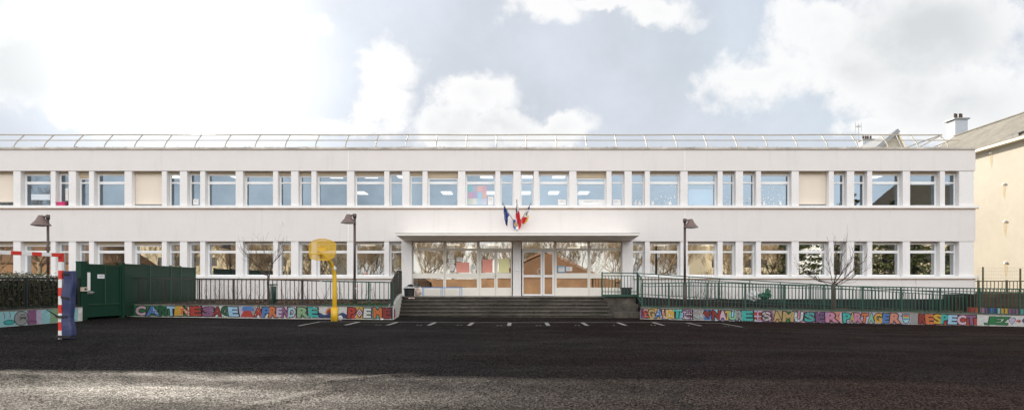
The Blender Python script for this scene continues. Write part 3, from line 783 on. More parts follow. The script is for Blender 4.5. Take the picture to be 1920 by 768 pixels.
for ch, p, w, c in (('L', 1204.5, 5, 'purple'), ('E', 1211, 9, 'red*white'), ('G', 1221.5, 12, 'tan*white'), ('A', 1235, 14, 'blue*white'), ('L', 1247, 9, 'orange*white'), ('I', 1256, 9, 'yellow*white'), ('T', 1270, 17, 'teal*white'), ('E', 1289, 16, 'purple*white'),
                    ('N', 1342.8, 15, 'dred'), ('A', 1355, 14, 'lpink'), ('T', 1364.5, 11, 'yellow'), ('U', 1373.5, 14, 'mint'), ('R', 1386, 14, 'grey'), ('E', 1401, 20, 'teal'),
                    ('S', 1437.6, 15, 'lpink*green'), ('A', 1457, 15, 'tan*red'), ('M', 1478, 21, 'tan'), ('U', 1497.5, 16, 'white*blue'), ('S', 1518, 18, 'teal*purple'), ('E', 1537.5, 15, 'purple'), ('R', 1559, 23, 'pink*blue'),
                    ('P', 1588, 14, 'teal'), ('A', 1598, 9, 'tan'), ('R', 1608.6, 14, 'pink'), ('T', 1621, 13, 'orange'), ('A', 1633.6, 11, 'mint'), ('G', 1646.5, 15, 'yellow*salmon'), ('E', 1661, 12, 'blue'), ('R', 1678, 18, 'salmon'),
                    ('R', 1729.5, 13, 'dred'), ('E', 1743, 15, 'orange'), ('S', 1758.5, 15, 'yellow'), ('P', 1771, 13, 'teal'), ('E', 1786, 16, 'lblue'), ('C', 1803, 17, 'lpink'), ('T', 1821, 19, 'mauve')):
    mu.letter(ch, p, w, c)
U = RW.u
def heart(pc, w, nm, v0, v1, out='black', o=.004, sc=1.0):
    pts = []
    for i in range(28):
        t = 2 * math.pi * i / 28; x = 16 * math.sin(t) ** 3; y = 13 * math.cos(t) - 5 * math.cos(2 * t) - 2 * math.cos(3 * t) - math.cos(4 * t)
        pts.append((U(pc + x / 32 * w * sc), (v0 + v1) / 2 + (y + 2.5) / 29 * (v1 - v0) * sc))
    mu.shape(pts, nm, o)
heart(1326.6, 16, 'black', .08, .95); heart(1326.6, 16, 'dred*black', .08, .95, o=.0055, sc=.82)
def shield(pc, w, nm, o, k, va=0, vb=1):
    q = lambda v: [v]
    pts = [(U(pc + sx * w / 2 * k * (1 - max(0, .45 - v) ** 2 * 4.2)), .5 + (v - .5) * k) for sx in (1,) for v in (.02, .1, .25, .45, .7, .9, .98)]
    pts += [(U(pc - w / 2 * k * (1 - max(0, .45 - v) ** 2 * 4.2)), .5 + (v - .5) * k) for v in (.98, .9, .7, .45, .25, .1, .02)]
    mu.shape(pts, nm, o)
shield(1698.8, 15, 'black', .004, .95); shield(1698.8, 15, 'cyan', .0055, .8)
for i, c in enumerate(('red', 'orange', 'yellow', 'mint', 'blue')): mu.shape([(U(1693.8), .42 + i * .085), (U(1703.8), .42 + i * .085), (U(1703.8), .5 + i * .085), (U(1693.8), .5 + i * .085)][::1], ('blue', 'mint', 'yellow', 'orange', 'red')[i], .0065)
mu.shape([(U(1278), .15), (U(1280), .15), (U(1280), .65), (U(1278), .65)], 'lblue', .008)
for k_ in range(4): a = 1414 + (k_ % 2) * 8; v = .12 if k_ < 2 else .55; mu.shape([(U(a), v), (U(a + 6), v), (U(a + 6), v + .3), (U(a), v + .3)], 'dred' if k_ != 2 else 'red', .004)
for i in range(40):                                   # faded abstract patch
    p = random.uniform(1298, 1319); v = random.uniform(.15, .85); w = random.uniform(1, 2.6); mu.shape([(U(p), v), (U(p + w), v - .06), (U(p + w), v + .07), (U(p), v + .1)], random.choice(['lilac', 'tan', 'pink', 'cyan', 'grey']), .003 + i * .00004)
for i in range(8): mu.shape([(U(1576.5 + i % 3 * 2), .1 + .1 * i), (U(1579 + i % 3), .1 + .1 * i), (U(1579 + i % 3), .2 + .1 * i), (U(1577 + i % 3), .18 + .1 * i)], ('mint', 'tan', 'brown')[i % 3], .0035)
for ch, p, w in (('J', 1856, 14), ('E', 1869, 14), ('Z', 1883, 16)): mu.letter(ch, p, w, 'green', .12, .88, .04, lw=.035)
heart(1897.5, 14, 'black', .1, .85); heart(1897.5, 14, 'lilac', .1, .85, o=.0055, sc=.84)
mu.shape([(U(1905.5), .42), (U(1910), .42), (U(1910), .3), (U(1915), .5), (U(1910), .7), (U(1910), .58), (U(1905.5), .58)], 'red', .004)
mu.shape([(U(1915.5), .55), (U(1920), .85), (U(1926), .8), (U(1930), .4), (U(1922), .15)], 'dblue', .004)
mu.chips(1202, 1990, 260); mu.build(rw_t)
# --- left boundary wall running towards the camera
BX = -14.62
SW = Line(0, 12, 1, 12); SW.a = Vector((-15.0, 15.5, 0)); SW.b = Vector((BX, 22.0, 0)); SW.d = SW.b - SW.a; SW.L = SW.d.length; SW.t = SW.d.normalized(); SW.n = Vector((SW.t.y, -SW.t.x, 0))
sb = lambda u: gz(-14.8)
stp = lambda u: .24 + .44
sw_t = low_wall('mural_wall', 'low turquoise wall with a painted round grey face under the hedge at the left edge', SW, stp, sb, .2, 8)
mu = Mural(SW, stp, sb); U = SW.u
u0 = U(-60)
for a, b_, c in ((-60, 30, 'cyan'), (30, 51, 'cyan'), (51, 68, 'mauve'), (68, 78, 'lilac'), (78, 94, 'cyan'), (94, 110, 'offgreen'), (110, 146, 'cyan')): mu.bg(a, b_, c)
circ = lambda pc, w, vc, h, n=22: [(U(pc + w / 2 * math.cos(2 * math.pi * i / n)), vc + h / 2 * math.sin(2 * math.pi * i / n)) for i in range(n)]
mu.shape(circ(39.5, 27, .5, 1.0), 'black', .004); mu.shape(circ(39.5, 24.4, .5, .92), 'grey', .005)
for dx in (-2.2, 2.2): mu.shape(circ(42.5 + dx, 2.2, .72, .1, 10), 'black', .006)
for sx in (-1, 1):
    for dv in (-.1, 0, .1): mu.shape([(U(43 + sx * 1.5), .5), (U(43 + sx * 7), .44 + dv * 1.4), (U(43 + sx * 7), .48 + dv * 1.4), (U(43 + sx * 1.5), .55)][::sx], 'black', .006)
mu.shape(circ(43, 5, .5, .16, 10), 'black', .0065); mu.shape(circ(43, 2.4, .47, .08, 10), 'grey', .0072)
mu.shape(circ(17, 22, .28, .34), 'black', .004); mu.shape(circ(17, 19.5, .28, .27), 'teal', .005)
mu.shape(circ(60, 18, .16, .26), 'black', .004); mu.shape(circ(60, 15.5, .15, .2), 'mauve', .005)
mu.shape([(U(86), .98), (U(89), .98), (U(114), .34), (U(112), .26)], 'black', .004)
for p in (6, 17): mu.shape([(U(p), .95), (U(p + 1), .95), (U(p + 3), .7), (U(p + 2), .5), (U(p + 1), .5), (U(p + 1.5), .7)], 'mauve', .004)
mu.build(sw_t)

# ------------------------------------------------------------------ PLANTER SOIL
def soil(name, poly, z0, z1, nx_, ny_):
    """poly: four corners (x,y) front-left, front-right, back-right, back-left"""
    b = MB(); a, c, d, e = [Vector((*p, 0)) for p in poly]
    vs = []
    for j in range(ny_ + 1):
        for i in range(nx_ + 1):
            s, t = i / nx_, j / ny_
            p = (a * (1 - s) + c * s) * (1 - t) + (e * (1 - s) + d * s) * t
            vs.append((p.x, p.y, z0(s) + (z1(s) - z0(s)) * t + .05 * mnoise.noise((p.x * 1.5, p.y * 1.5, 1))))
    b.add(vs, [(j * (nx_ + 1) + i, j * (nx_ + 1) + i + 1, (j + 1) * (nx_ + 1) + i + 1, (j + 1) * (nx_ + 1) + i) for j in range(ny_) for i in range(nx_)])
    return structure(b.build(name, M['soil'], smooth=True))
soil('planter_ground', [(LW.a.x, LW.a.y + .2), (LW.b.x - .05, LW.b.y + .2), (PX(757, 29.5) - .35, YF), (BX, YF)], lambda s: .62 - .1 * s, lambda s: .72 - .1 * s, 60, 30)
soil('planter_ground', [(RW.a.x + .05, RW.a.y + .2), (RW.b.x, RW.b.y + .2), (RW.b.x, 29.6), (RX0, 29.6)], lambda s: .42 - .3 * s, lambda s: .42 - .3 * s, 80, 14)
soil('planter_ground', [(-26, 15), (-15.2, 15), (BX - .1, YF), (-36, YF)], lambda s: .6, lambda s: .72, 50, 50)
b = MB()
def leafquad(b, p, s, m=0, flat=.0):
    a = random.uniform(0, 6.28); t = random.uniform(-1, 1) * (1 if not flat else flat); u = Vector((math.cos(a), math.sin(a), t * .8)).normalized(); w = u.cross(Vector((random.uniform(-1, 1), random.uniform(-1, 1), 1.2))).normalized()
    b.add([p - u * s, p + w * s * .55, p + u * s, p - w * s * .55], [(0, 1, 2, 3)], m)
for _ in range(2600):
    x = random.uniform(-14.3, -5.6); y = random.uniform(25.6, 30.8); leafquad(b, Vector((x, y, .66 + random.uniform(0, .06))), random.uniform(.03, .07), 0, .4)
for _ in range(1800):
    x = random.uniform(6, 20); y = random.uniform(27.6, 29.4); leafquad(b, Vector((x, y, .45 - .3 * (x - 5) / 17 + random.uniform(.02, .1))), random.uniform(.03, .06), 0, .4)
tag(b.build('fallen_leaves', M['litter']), 'brown dead leaves lying on the planter soil behind the fences', 'leaves', kind='stuff')
b = MB()
for _ in range(3500):
    x = random.gauss(-6.2, .55); y = random.gauss(26.3, .28)
    if x > -5.15 or y < 25.95: continue
    h = random.uniform(.04, .14); a = random.uniform(0, 6.28); dx, dy = math.cos(a) * .012, math.sin(a) * .012; lx, ly = random.uniform(-.04, .04), random.uniform(-.04, .04)
    b.add([(x - dx, y - dy, .55), (x + dx, y + dy, .55), (x + lx, y + ly, .58 + h)], [(0, 1, 2)])
tag(b.build('grass', M['grass']), 'tuft of short green grass at the corner of the planter by the steps', 'grass', kind='stuff')

# ------------------------------------------------------------------ RAILINGS AND FENCES
def fence(name, label, cat, pts, m, spacing, posts, group=None, bw=.024, pw=.05, rails=((0.0, .035), (1.0, .045)), post_out=.0, extra=None, foot=.06):
    """pts: [(x, y, zbottom, ztop)] polyline; rails at fractions of the height; posts at fractions of the length"""
    t = thing(name, ((pts[0][0] + pts[-1][0]) / 2, (pts[0][1] + pts[-1][1]) / 2, min(p[2] for p in pts)), label, cat, group)
    L = [0]
    for a, b_ in zip(pts, pts[1:]): L.append(L[-1] + math.hypot(b_[0] - a[0], b_[1] - a[1]))
    def at(u, f):
        u = max(0, min(L[-1], u))
        for i in range(len(pts) - 1):
            if u <= L[i + 1] + 1e-6:
                k = (u - L[i]) / max(1e-6, L[i + 1] - L[i]); a, b_ = pts[i], pts[i + 1]
                x, y, z0, z1 = [a[j] + (b_[j] - a[j]) * k for j in range(4)]
                return Vector((x, y, z0 + (z1 - z0) * f))
    b = MB()
    for f, w in rails:
        for i in range(len(pts) - 1): b.bar(at(L[i], f), at(L[i + 1], f), .04, w)
    b.build('rail', m, t)
    b = MB(); n = int(L[-1] / spacing)
    f0, f1 = rails[0][0], rails[-1][0] if not extra else extra
    for i in range(1, n):
        u = L[-1] * i / n
        if bw < .012: b.tube([at(u, f0), at(u, f1)], bw / 2, 5)
        else:
            p, q = at(u, f0), at(u, f1); j = random.uniform(-.004, .004)
            b.bar(p, (q.x + j, q.y, q.z - .012), bw)
    b.build('balusters', m, t)
    for f in posts:
        p, q = at(L[-1] * f, 0), at(L[-1] * f, 1)
        b = MB(); b.bar((p.x, p.y, p.z - foot), (q.x, q.y, q.z + post_out), pw); b.build('post', m, t)
    return t
def along(line, tab):
    """[(px, py_bottom, py_top)] on a wall line, set back to the middle of the wall"""
    r = []
    for px, yb, yt in tab:
        u = line.u(px); p = line.at(u, -.11); Yd = line.at(u).y
        r.append((p.x, p.y, EYE + (HY - yb) / F * Yd, EYE + (HY - yt) / F * Yd))
    return r
fence('planter_fence', 'dark rusty metal fence with thin bars on the CANTINE SAGE wall', 'fence', along(LW, [(240, 566.5, 521), (370, 569, 522), (500, 571.5, 523.5), (600, 572.5, 526)]), M['darkfence'], .163, [.005, .18, .36, .54, .72, .9], rails=((0.02, .04), (1.0, .045)), foot=.1)
fence('planter_fence', 'green metal fence with thin bars on the POEME wall beside the basketball pole', 'fence', along(LW, [(602, 572.5, 526.5), (736, 573.5, 529)]), M['green'], .163, [.17, .66, 1], rails=((0.02, .05), (1.0, .045)), pw=.055, foot=.1)
# stair cheek and its sloping railing
cheek = [(PX(738, 25.75), 25.75), (PX(757.5, 29.9) - .1, 30.0)]
t = thing('stair_cheek', (cheek[0][0], 27, 0), 'white painted sloping kerb with paint smears up the left side of the steps', 'stair kerb')
b = MB(); w = .22
(xa, ya), (xc, yc) = cheek
b.hexa([(xa - w, ya, -.2), (xa, ya, -.2), (xc, yc, -.2), (xc - w, yc, -.2)], [(xa - w, ya, .60), (xa, ya, .60), (xc, yc, 1.02), (xc - w, yc, 1.02)])
b.build('kerb', M['wallwhite'], t)
b = MB(); b.quad((xa + .003, ya + .1, .1), (xa + .003 + (xc - xa) * .15, ya + .7, .15), (xa + .003 + (xc - xa) * .12, ya + .6, .5), (xa + .003 + (xc - xa) * .03, ya + .15, .45)); b.build('paint_smear', wp('red'), t)
fence('stair_railing', 'dark grey-green railing climbing along the left edge of the steps to the landing', 'railing', [(xa - .1, ya, .60, 1.52), (xc - .1, 29.3, .98, 1.99 + .06), (xc - .1, 30.3, 1.0, 2.05)], M['darkfence'], .15, [0, .79, 1], rails=((0.03, .04), (1, .045)), pw=.06)
# front fence on the right mural wall
fp = along(RW, [(1204, 573, 530), (1216, 574.5, 531), (1300, 576, 529), (1457, 579, 532.5), (1600, 581.5, 536.5), (1760, 584.5, 539), (1920, 589.5, 541.5), (2008, 592, 543)])
fence('wall_fence', 'long green metal fence with thin bars on the NATURE and PARTAGER wall', 'fence', fp, M['green'], .142, [0, .066, .16, .252, .345, .44, .53, .62, .71, .80, .89, .98], rails=((0.0, .05), (.87, .028), (1.0, .045)), pw=.055, foot=.12)
# landing guard above the concrete block
gl = [(PX(1129, 29.6), 29.62, LAND + .02, PZ(511, 29.6)), (PX(1195, 29.6), 29.62, LAND + .02, PZ(511.5, 29.6))]
fence('landing_railing', 'short green railing on top of the three-tiered concrete block', 'railing', gl, M['green'], .14, [0, 1], rails=((.03, .1), (.2, .03), (.88, .03), (1.0, .045)), extra=.88, pw=.06, post_out=.05)
# swooping connector down to the wall fence
fence('railing_link', 'green railing piece bending down from the landing to the wall fence', 'railing', [(PX(1195, 29.6), 29.6, .86, PZ(511.5, 29.6)), (PX(1207, 28.2), 28.4, .5, PZ(526, 28.4)), (fp[0][0] + .03, fp[0][1], fp[0][2], fp[0][3])], M['green'], .3, [], rails=((0, .08), (1, .05)))
# ramp handrail
def rz_(px): return PX(px, 29.55)
ramp_pts = [(rz_(1197), 29.55, LAND + .06, PZ(512, 29.55)), (rz_(1370), 29.55, rampz(rz_(1370)) + .06, PZ(523, 29.55)), (rz_(1540), 29.55, rampz(rz_(1540)) + .06, PZ(533, 29.55)), (rz_(1830), 29.55, .08, PZ(551.5, 29.55))]
fence('ramp_railing', 'green handrail with bars sloping down along the ramp behind the NATURE fence', 'railing', ramp_pts, M['green'], .15, [0, .06, .15, .24, .33, .42, .51, .60, .69, .78, .87, .96], rails=((.06, .03), (.87, .03), (1.0, .04)), extra=.87, pw=.035)
# left boundary fence on the turquoise wall
sp = []
for u in (0, SW.L * .5, SW.L): p = SW.at(u, -.1); sp.append((p.x, p.y, stp(u) + .06, 1.5 + 8.7 * p.y / F))
fence('boundary_fence', 'black metal fence with vertical bars in front of the clipped hedge', 'fence', sp, M['blackfence'], .19, [.0, .33, .66, .99], rails=((.02, .05), (1, .05)), pw=.06)
# far right: olive fence, wire mesh fence, timber wall, painted low wall
fence('olive_fence', 'olive metal fence standing before the cream house', 'fence', [(PX(1829, 30), 30, PZ(550, 30), PZ(526.5, 30)), (PX(2100, 30), 30, PZ(552, 30), PZ(526.5, 30))], M['olive'], .17, [.02, .216, .41, .6, .8], rails=((0.03, .03), (1, .04)), pw=.07, foot=.4, post_out=.05)
t = thing('mesh_fence', (PX(1880, 31), 31, .2), 'thin wire mesh fence on two olive posts before the cream house', 'wire fence')
for px in (1843, 1913, 1990):
    b = MB(); b.bar((PX(px, 31), 31, 0), (PX(px, 31), 31, PZ(500 if px < 1900 else 503, 31)), .055); b.build('post', M['olive'], t)
b = MB(); x0, x1 = PX(1834, 31), PX(2060, 31)
for i in range(9): z = .9 + i * .165; b.tube([(x0, 31.04, z), (x1, 31.04, z)], .003, 3)
x = x0
while x < x1: b.tube([(x, 31.042, .8), (x, 31.042, 2.22)], .0025, 3); x += .11
b.build('wire_mesh', M['zinc'], t)
t = thing('timber_wall', (PX(1880, 28.9), 28.9, 0), 'dark timber retaining wall of stacked boards behind the RESPECT fence', 'retaining wall')
b = MB(); z = -.1
for i in range(6):
    z0 = -.15 + i * .2; b.bar((PX(1829, 28.9), 28.9 - .02 * (i % 2), z0 + .1), (PX(2060, 28.6), 28.6 - .02 * (i % 2), z0 + .07), .09, .185, 0)
b.build('boards', M['timber'], t)
tag(t, None, None)
b = MB(); b.box(PX(1829, 29), PX(2300, 29), 29.02, 32, -.6, .98); b.add([(PX(1829, 29), 32, .98), (60, 32, .98), (60, 60, 1.2), (PX(1829, 29), 60, 1.2)], [(0, 1, 2, 3)])
structure(b.build('raised_ground', M['soil']))
t = thing('painted_low_wall', (PX(1870, 27.6), 27.6, 0), 'low kerb wall painted in rainbow blocks behind the RESPECT fence', 'low wall')
b = MB(); cols_ = ['red', 'red', 'orange', 'pink', 'mauve', 'dblue', 'blue', 'dblue', 'cyan', 'yellow', 'yellow', 'mauve', 'purple', 'mauve', 'teal', 'cyan', 'green', 'dgreen', 'red', 'yellow', 'blue']
for i, c in enumerate(cols_):
    a, c2 = PX(1818 + 6.6 * i, 27.6), PX(1818 + 6.6 * (i + 1), 27.6) - .002; b.box(a, c2, 27.6, 27.78, -.3, PZ(575.5 + i * .25, 27.6), i)
b.build('wall', [wp(c) for c in cols_], t)

# ------------------------------------------------------------------ GREEN GATE
g = thing('green_gate', (BX, 22.1, .2), 'dark green sheet metal gate with white plate between the fence and the left planter', 'gate')
yA, yB_ = 22.15, 23.85
pyz = lambda Y, py: EYE + (HY - py) / F * Y
def gx(Y): return BX + .05
GM = Matrix.Translation((-14.75, 22.15, 0)) @ Matrix.Rotation(-math.atan2(.30, 1.75), 4, 'Z') @ Matrix.Translation((-BX, -22.15, 0))
b = MB(); b.mx = GM; b.box(BX - .1, BX + .1, yA - .13, yA + .13, .1, 2.2); b.box(BX - .11, BX + .11, yA - .14, yA + .14, 2.2, 2.23); b.build('post', M['gategreen'], g)
b = MB(); b.mx = GM; b.box(BX - .06, BX + .06, yB_ + .02, yB_ + .16, .1, 2.24); b.build('post', M['gategreen'], g)
leafy0, leafy1 = yA + .16, yB_ - .0
b = MB(); b.mx = GM; b.box(BX - .02, BX + .02, leafy0, leafy1, .36, 2.12)
for y in (leafy0, leafy1 - .06): b.box(BX + .02, BX + .045, y, y + .06, .33, 2.15)
for z in (.33, .72, 2.1): b.box(BX + .02, BX + .044, leafy0 + .06, leafy1 - .06, z, z + .05)
ym = (leafy0 + leafy1) / 2 + .02; b.box(BX + .02, BX + .04, ym, ym + .035, .78, 2.09)
b.box(BX + .0405, BX + .042, ym + .006, ym + .026, .78, 2.09, 1)
for z in (.765, 2.095): b.box(BX + .0445, BX + .046, leafy0 + .06, leafy1 - .06, z, z + .008, 1)
lf = b.build('gate_leaf', [M['gategreen'], M['seam']], g)
b = MB(); b.mx = GM; b.box(BX + .022, BX + .03, leafy0 + .48, leafy0 + .82, 1.66, 1.80, 0); b.box(BX + .031, BX + .032, leafy0 + .56, leafy0 + .74, 1.72, 1.745, 1); b.build('plate', [M['signwhite'], M['zinc']], lf)
b = MB(); b.mx = GM; b.box(BX + .046, BX + .09, leafy0 - .03, leafy0 + .11, 1.24, 1.86); b.build('door_closer', M['white'], lf)
b = MB(); b.mx = GM; b.box(BX + .1, BX + .16, yA - .16, yA + .1, 1.22, 1.36, 0); b.box(BX + .161, BX + .166, yA - .05, yA + .04, 1.26, 1.33, 1); b.build('lock_box', [M['beige_lock'], M['strap']], g)
b = MB(); b.mx = GM; b.box(BX + .046, BX + .08, leafy0 + .0, leafy0 + .22, 1.13, 1.22); b.tube([(BX + .11, leafy0 + .03, 1.18), (BX + .11, leafy0 + .24, 1.18)], .018, 6); b.build('handle', M['steel'], lf)
g2 = thing('green_panel_fence', (BX, 27, .5), 'dark green sheet metal screen running from the gate back to the school wall', 'metal screen')
ys_ = [24.05, 26.1, 28.0, 29.0, 30.6]
gsl = lambda y: -14.50 - .092 * (y - 24.05)
for a, c in zip(ys_, ys_[1:]):
    b = MB(); b.mx = Matrix.Translation((gsl(a), a, 0)) @ Matrix.Rotation(math.atan(.092), 4, 'Z'); w_ = (c - a) * 1.004
    b.box(-.02, .02, .03, w_ - .03, .3, 2.2)
    b.box(.02, .042, .03, w_ - .03, 2.15, 2.21); b.box(.02, .042, .03, w_ - .03, .62, .68)
    b.box(.021, .024, w_ - .075, w_ - .05, .7, 2.14, 1); b.box(.0425, .044, .03, w_ - .03, 2.2, 2.208, 1)
    b.build('panel', [M['gategreen'], M['seam']], g2)
for y in ys_[1:]:
    b = MB(); b.box(gsl(y) - .025, gsl(y) + .05, y - .028, y + .028, .4, 2.25); b.build('post', M['green'], g2)

# ------------------------------------------------------------------ HANDBALL GOAL
gy = 15.75; gxx = PX(114.6, gy); g0 = gz(gxx)
goal = thing('handball_goal', (gxx, gy, g0), 'red and white striped handball goal cut by the left edge of the photo', 'goal')
def striped(a, d, n, s, w, first):
    b = MB(); a, d = Vector(a), Vector(d).normalized()
    for i in range(n): b.bar(a + d * s * i, a + d * s * (i + 1), w, w, (i + first) % 2)
    return b
W_ = .085
zt = PZ(478, gy)
b = striped((gxx, gy, g0), (0, 0, 1), 10, (zt + W_ / 2 - g0) / 10, W_, 1); b.build('goal_post', [M['red'], M['white']], goal)
bd = Vector((-.32, -1.55, 0)).normalized()
b = striped((gxx + bd.x * W_ / 2, gy + bd.y * W_ / 2, zt), (bd.x, bd.y, 0), 12, .25, W_, 0); b.build('crossbar', [M['red'], M['white']], goal)
e = Vector((gxx, gy, 0)) + bd * 3.08
b = striped((e.x, e.y, g0), (0, 0, 1), 10, (zt + W_ / 2 - g0) / 10, W_, 1); b.build('goal_post', [M['red'], M['white']], goal)
# blue protective pad strapped to the post, sagging
b = MB(); n = 16
prof = []
for i in range(n + 1):
    t = i / n; z = g0 + .02 + (PZ(507.5, gy) - g0 - .02) * t
    cx_ = gxx + .185 + .045 * (t - .1) + .035 * math.sin(t * 3.1) * -1 + .012 * math.sin(t * 17)
    hw = .112 + .010 * math.sin(t * 9 + 1) ; hd = .10 + .012 * math.sin(t * 13)
    prof.append((cx_, z, hw, hd))
vs = []
for cx_, z, hw, hd in prof:
    for dx, dy in ((-1, -.75), (-.75, -1), (0, -1.1), (.75, -1), (1, -.75), (1, .75), (.75, 1), (-.75, 1), (-1, .75)):
        vs.append((cx_ + dx * hw, gy + dy * hd + .01, z + random.uniform(-.006, .006)))
k = 9
b.add(vs, [(i * k + j, i * k + (j + 1) % k, (i + 1) * k + (j + 1) % k, (i + 1) * k + j) for i in range(n) for j in range(k)] + [tuple(range(k))[::-1], tuple(range(n * k, n * k + k))])
pad = b.build('post_pad', M['bluepad'], goal)
for zf, tl in ((.94, 0), (.60, -.035), (.315, 0), (.025, 0)):
    z = g0 + (PZ(507.5, gy) - g0) * zf; i = int(zf * n); cx_, _, hw, hd = prof[i]
    b = MB()
    xa_, xb_ = (gxx - .06, cx_ + .05) if zf == .315 else (cx_ - hw * .9, cx_ + hw * .35) if zf > .9 else (cx_ - hw * .8, cx_ + hw * .85)
    if zf < .1: xa_, xb_ = gxx - .055, cx_ + hw + .006
    b.hexa([(xa_, gy - hd * 1.22, z), (xb_, gy - hd * 1.22, z + tl), (xb_, gy + hd, z + tl), (xa_, gy + hd, z)], [(xa_, gy - hd * 1.22, z + .05), (xb_, gy - hd * 1.22, z + .05 + tl), (xb_, gy + hd, z + .05 + tl), (xa_, gy + hd, z + .05)])
    b.build('strap', M['strap'], pad)

# ------------------------------------------------------------------ STREET LAMPS
def lamp(label, px, Y, ztop, z0, side, r=.052, hd=.315):
    x = PX(px, Y); t = thing('street_lamp', (x, Y, z0), label, 'street lamp', 'lamps along the school front')
    b = MB(); b.tube([(x, Y, z0 - .3), (x, Y, z0 + 1.05)], r * 1.35, 10); b.tube([(x, Y, z0 + 1.0), (x, Y, ztop - .1)], r, 10); b.build('pole', M['brown'], t, True)
    zc = ztop - .34; xc = x + side * .26
    b = MB(); b.tube([(x, Y, ztop - .14), (x, Y, ztop + .03)], r * 1.5, 10); b.tube([(x, Y, ztop - .05), (x + side * .08, Y, ztop - .03), (xc, Y, ztop - .06)], .035, 8); b.build('bracket', M['brown'], t, True)
    b = MB(); b.lathe((xc, Y, zc), [(.001, .36), (.075, .355), (.09, .335), (hd * .55, .165), (hd, 0), (hd + .008, -.02), (hd - .02, -.02)], 24); b.build('lamp_shade', M['shade'], t)
    b = MB(); b.lathe((xc, Y, zc), [(hd - .03, -.012), (hd * .7, -.045), (.001, -.06)], 20); b.build('diffuser', M['opal'], t, True)
    return t
lamp('brown street lamp with conical shade behind the hedge at the left', 90, 24.0, PZ(404, 24), .5, -1, .045)
lamp('brown street lamp with conical shade standing left of the entrance steps', 665, 27.6, PZ(402, 27.6), .6, -1)
lamp('brown street lamp with conical shade standing right of the entrance by the ramp', 1284, 28.6, PZ(411, 28.6), .4, 1)
# sticker on the middle lamp pole
b = MB(); x = PX(669.5, 27.4); b.box(x - .06, x + .06, 27.5, 27.505, PZ(549, 27.5), PZ(529, 27.5), 0)
for i, c in enumerate((1, 2, 1)): z = PZ(547 - i * 5, 27.5); b.box(x - .035, x + .035, 27.494, 27.499, z - .01, z + .06, c)
b.bar((x - .1, 27.52, PZ(540, 27.5)), (x + .0, 27.52, PZ(540, 27.5)), .03)
tag(b.build('notice_plate', [M['signwhite'], M['paperred'], M['paperyellow']]), 'small white plate with red symbols fixed to the lamp pole behind the POEME fence', 'notice')

# ------------------------------------------------------------------ BASKETBALL HOOP
hy = 24.3; hx = PX(627.5, hy); h0 = gz(hx)
hoop = thing('basketball_hoop', (hx, hy, h0), 'yellow basketball hoop with perforated board on a bent yellow pole', 'basketball hoop')
byc = hy - .75
b = MB(); zt_ = PZ(484, byc)
pp = [(hx, hy, h0 - .1), (hx, hy, PZ(540, hy)), (hx, hy, PZ(520, hy)), (hx - .02, hy - .04, PZ(507, hy)), (hx - .07, hy - .16, PZ(495, hy)), (hx - .14, hy - .34, PZ(486, hy)), (hx - .24, hy - .56, PZ(479, hy)), (hx - .38, byc + .03, PZ(474, byc))]
b.tube(pp, [.085, .085, .08, .075, .07, .065, .06, .055], 12); b.box(hx - .11, hx + .11, hy - .11, hy + .11, h0 - .05, h0 + .5)
b.build('pole', M['yellow'], hoop, True)
b = MB(); b.tube([(hx, hy, PZ(506, hy)), (hx - .035, hy - .09, PZ(500.5, hy))], .088, 10); b.build('sticker', M['signwhite'], hoop, True)
# perforated board: outline with rounded fan shape, turned a little to the left
bc = Vector((PX(604.5, byc), byc, PZ(468, byc))); yaw = R(-8)
bx = Vector((math.cos(yaw), math.sin(yaw), 0)); bn = Vector((bx.y, -bx.x, 0)) * 1  # bn points towards the yard
def bp(u, v, o=0): return bc + bx * u + Vector((0, 0, v)) + bn * o
hw = .50
out = [(-.47, -.30), (-.22, -.365), (.22, -.385), (.47, -.24), (.505, -.08), (.505, .22), (.34, .33), (.12, .39), (-.12, .39), (-.34, .335), (-.50, .22), (-.505, -.1)]
def inside(u, v):
    c = False; j = len(out) - 1
    for i in range(len(out)):
        (a, b1), (a2, b2) = out[i], out[j]
        if (b1 > v) != (b2 > v) and u < (a2 - a) * (v - b1) / (b2 - b1) + a: c = not c
        j = i
    return c
b = MB(); s = .02; o_ = .009
nx_, nz_ = 54, 42
for i in range(nx_):
    for j in range(nz_):
        u, v = -.54 + i * s, -.42 + j * s
        if not inside(u, v): continue
        solid = (-.06 < v < .10 and -.15 < u < .13)           # plain target patch
        h = s / 2
        if solid: b.quad(bp(u - h, v - h), bp(u + h, v - h), bp(u + h, v + h), bp(u - h, v + h)); continue
        q = .0058
        O = [(-h, -h), (h, -h), (h, h), (-h, h)]; I = [(-q, -q), (q, -q), (q, q), (-q, q)]
        b.add([bp(u + a, v + c) for a, c in O] + [bp(u + a, v + c) for a, c in I], [(0, 1, 5, 4), (1, 2, 6, 5), (2, 3, 7, 6), (3, 0, 4, 7)])
bo = b.build('backboard', M['yellow'], hoop)
sm = bo.modifiers.new('thick', 'SOLIDIFY'); sm.thickness = .006
b = MB(); ring = [bp(u, v) for u, v in out]; b.tube(ring + [ring[0]], .014, 6); 
for u0, v0, u1, v1 in ((-.16, .1, .14, .1), (-.16, -.07, .14, -.07), (-.16, .1, -.16, -.07), (.14, .1, .14, -.07)): b.bar(bp(u0, v0, .006), bp(u1, v1, .006), .018, .006)
b.build('board_rim', M['yellow'], hoop, True)
rc = bp(-.06, -.17, .36)
b = MB(); b.tube([rc + Vector((.225 * math.cos(2 * math.pi * i / 28), .225 * math.sin(2 * math.pi * i / 28), 0)) for i in range(29)], .012, 6)
b.bar(bp(-.06, -.19, .0), bp(-.06, -.175, .14), .12, .02); b.bar(bp(-.06, -.30, .0), bp(-.06, -.185, .13), .03, .02)
b.build('ring', M['yellow'], hoop, True)

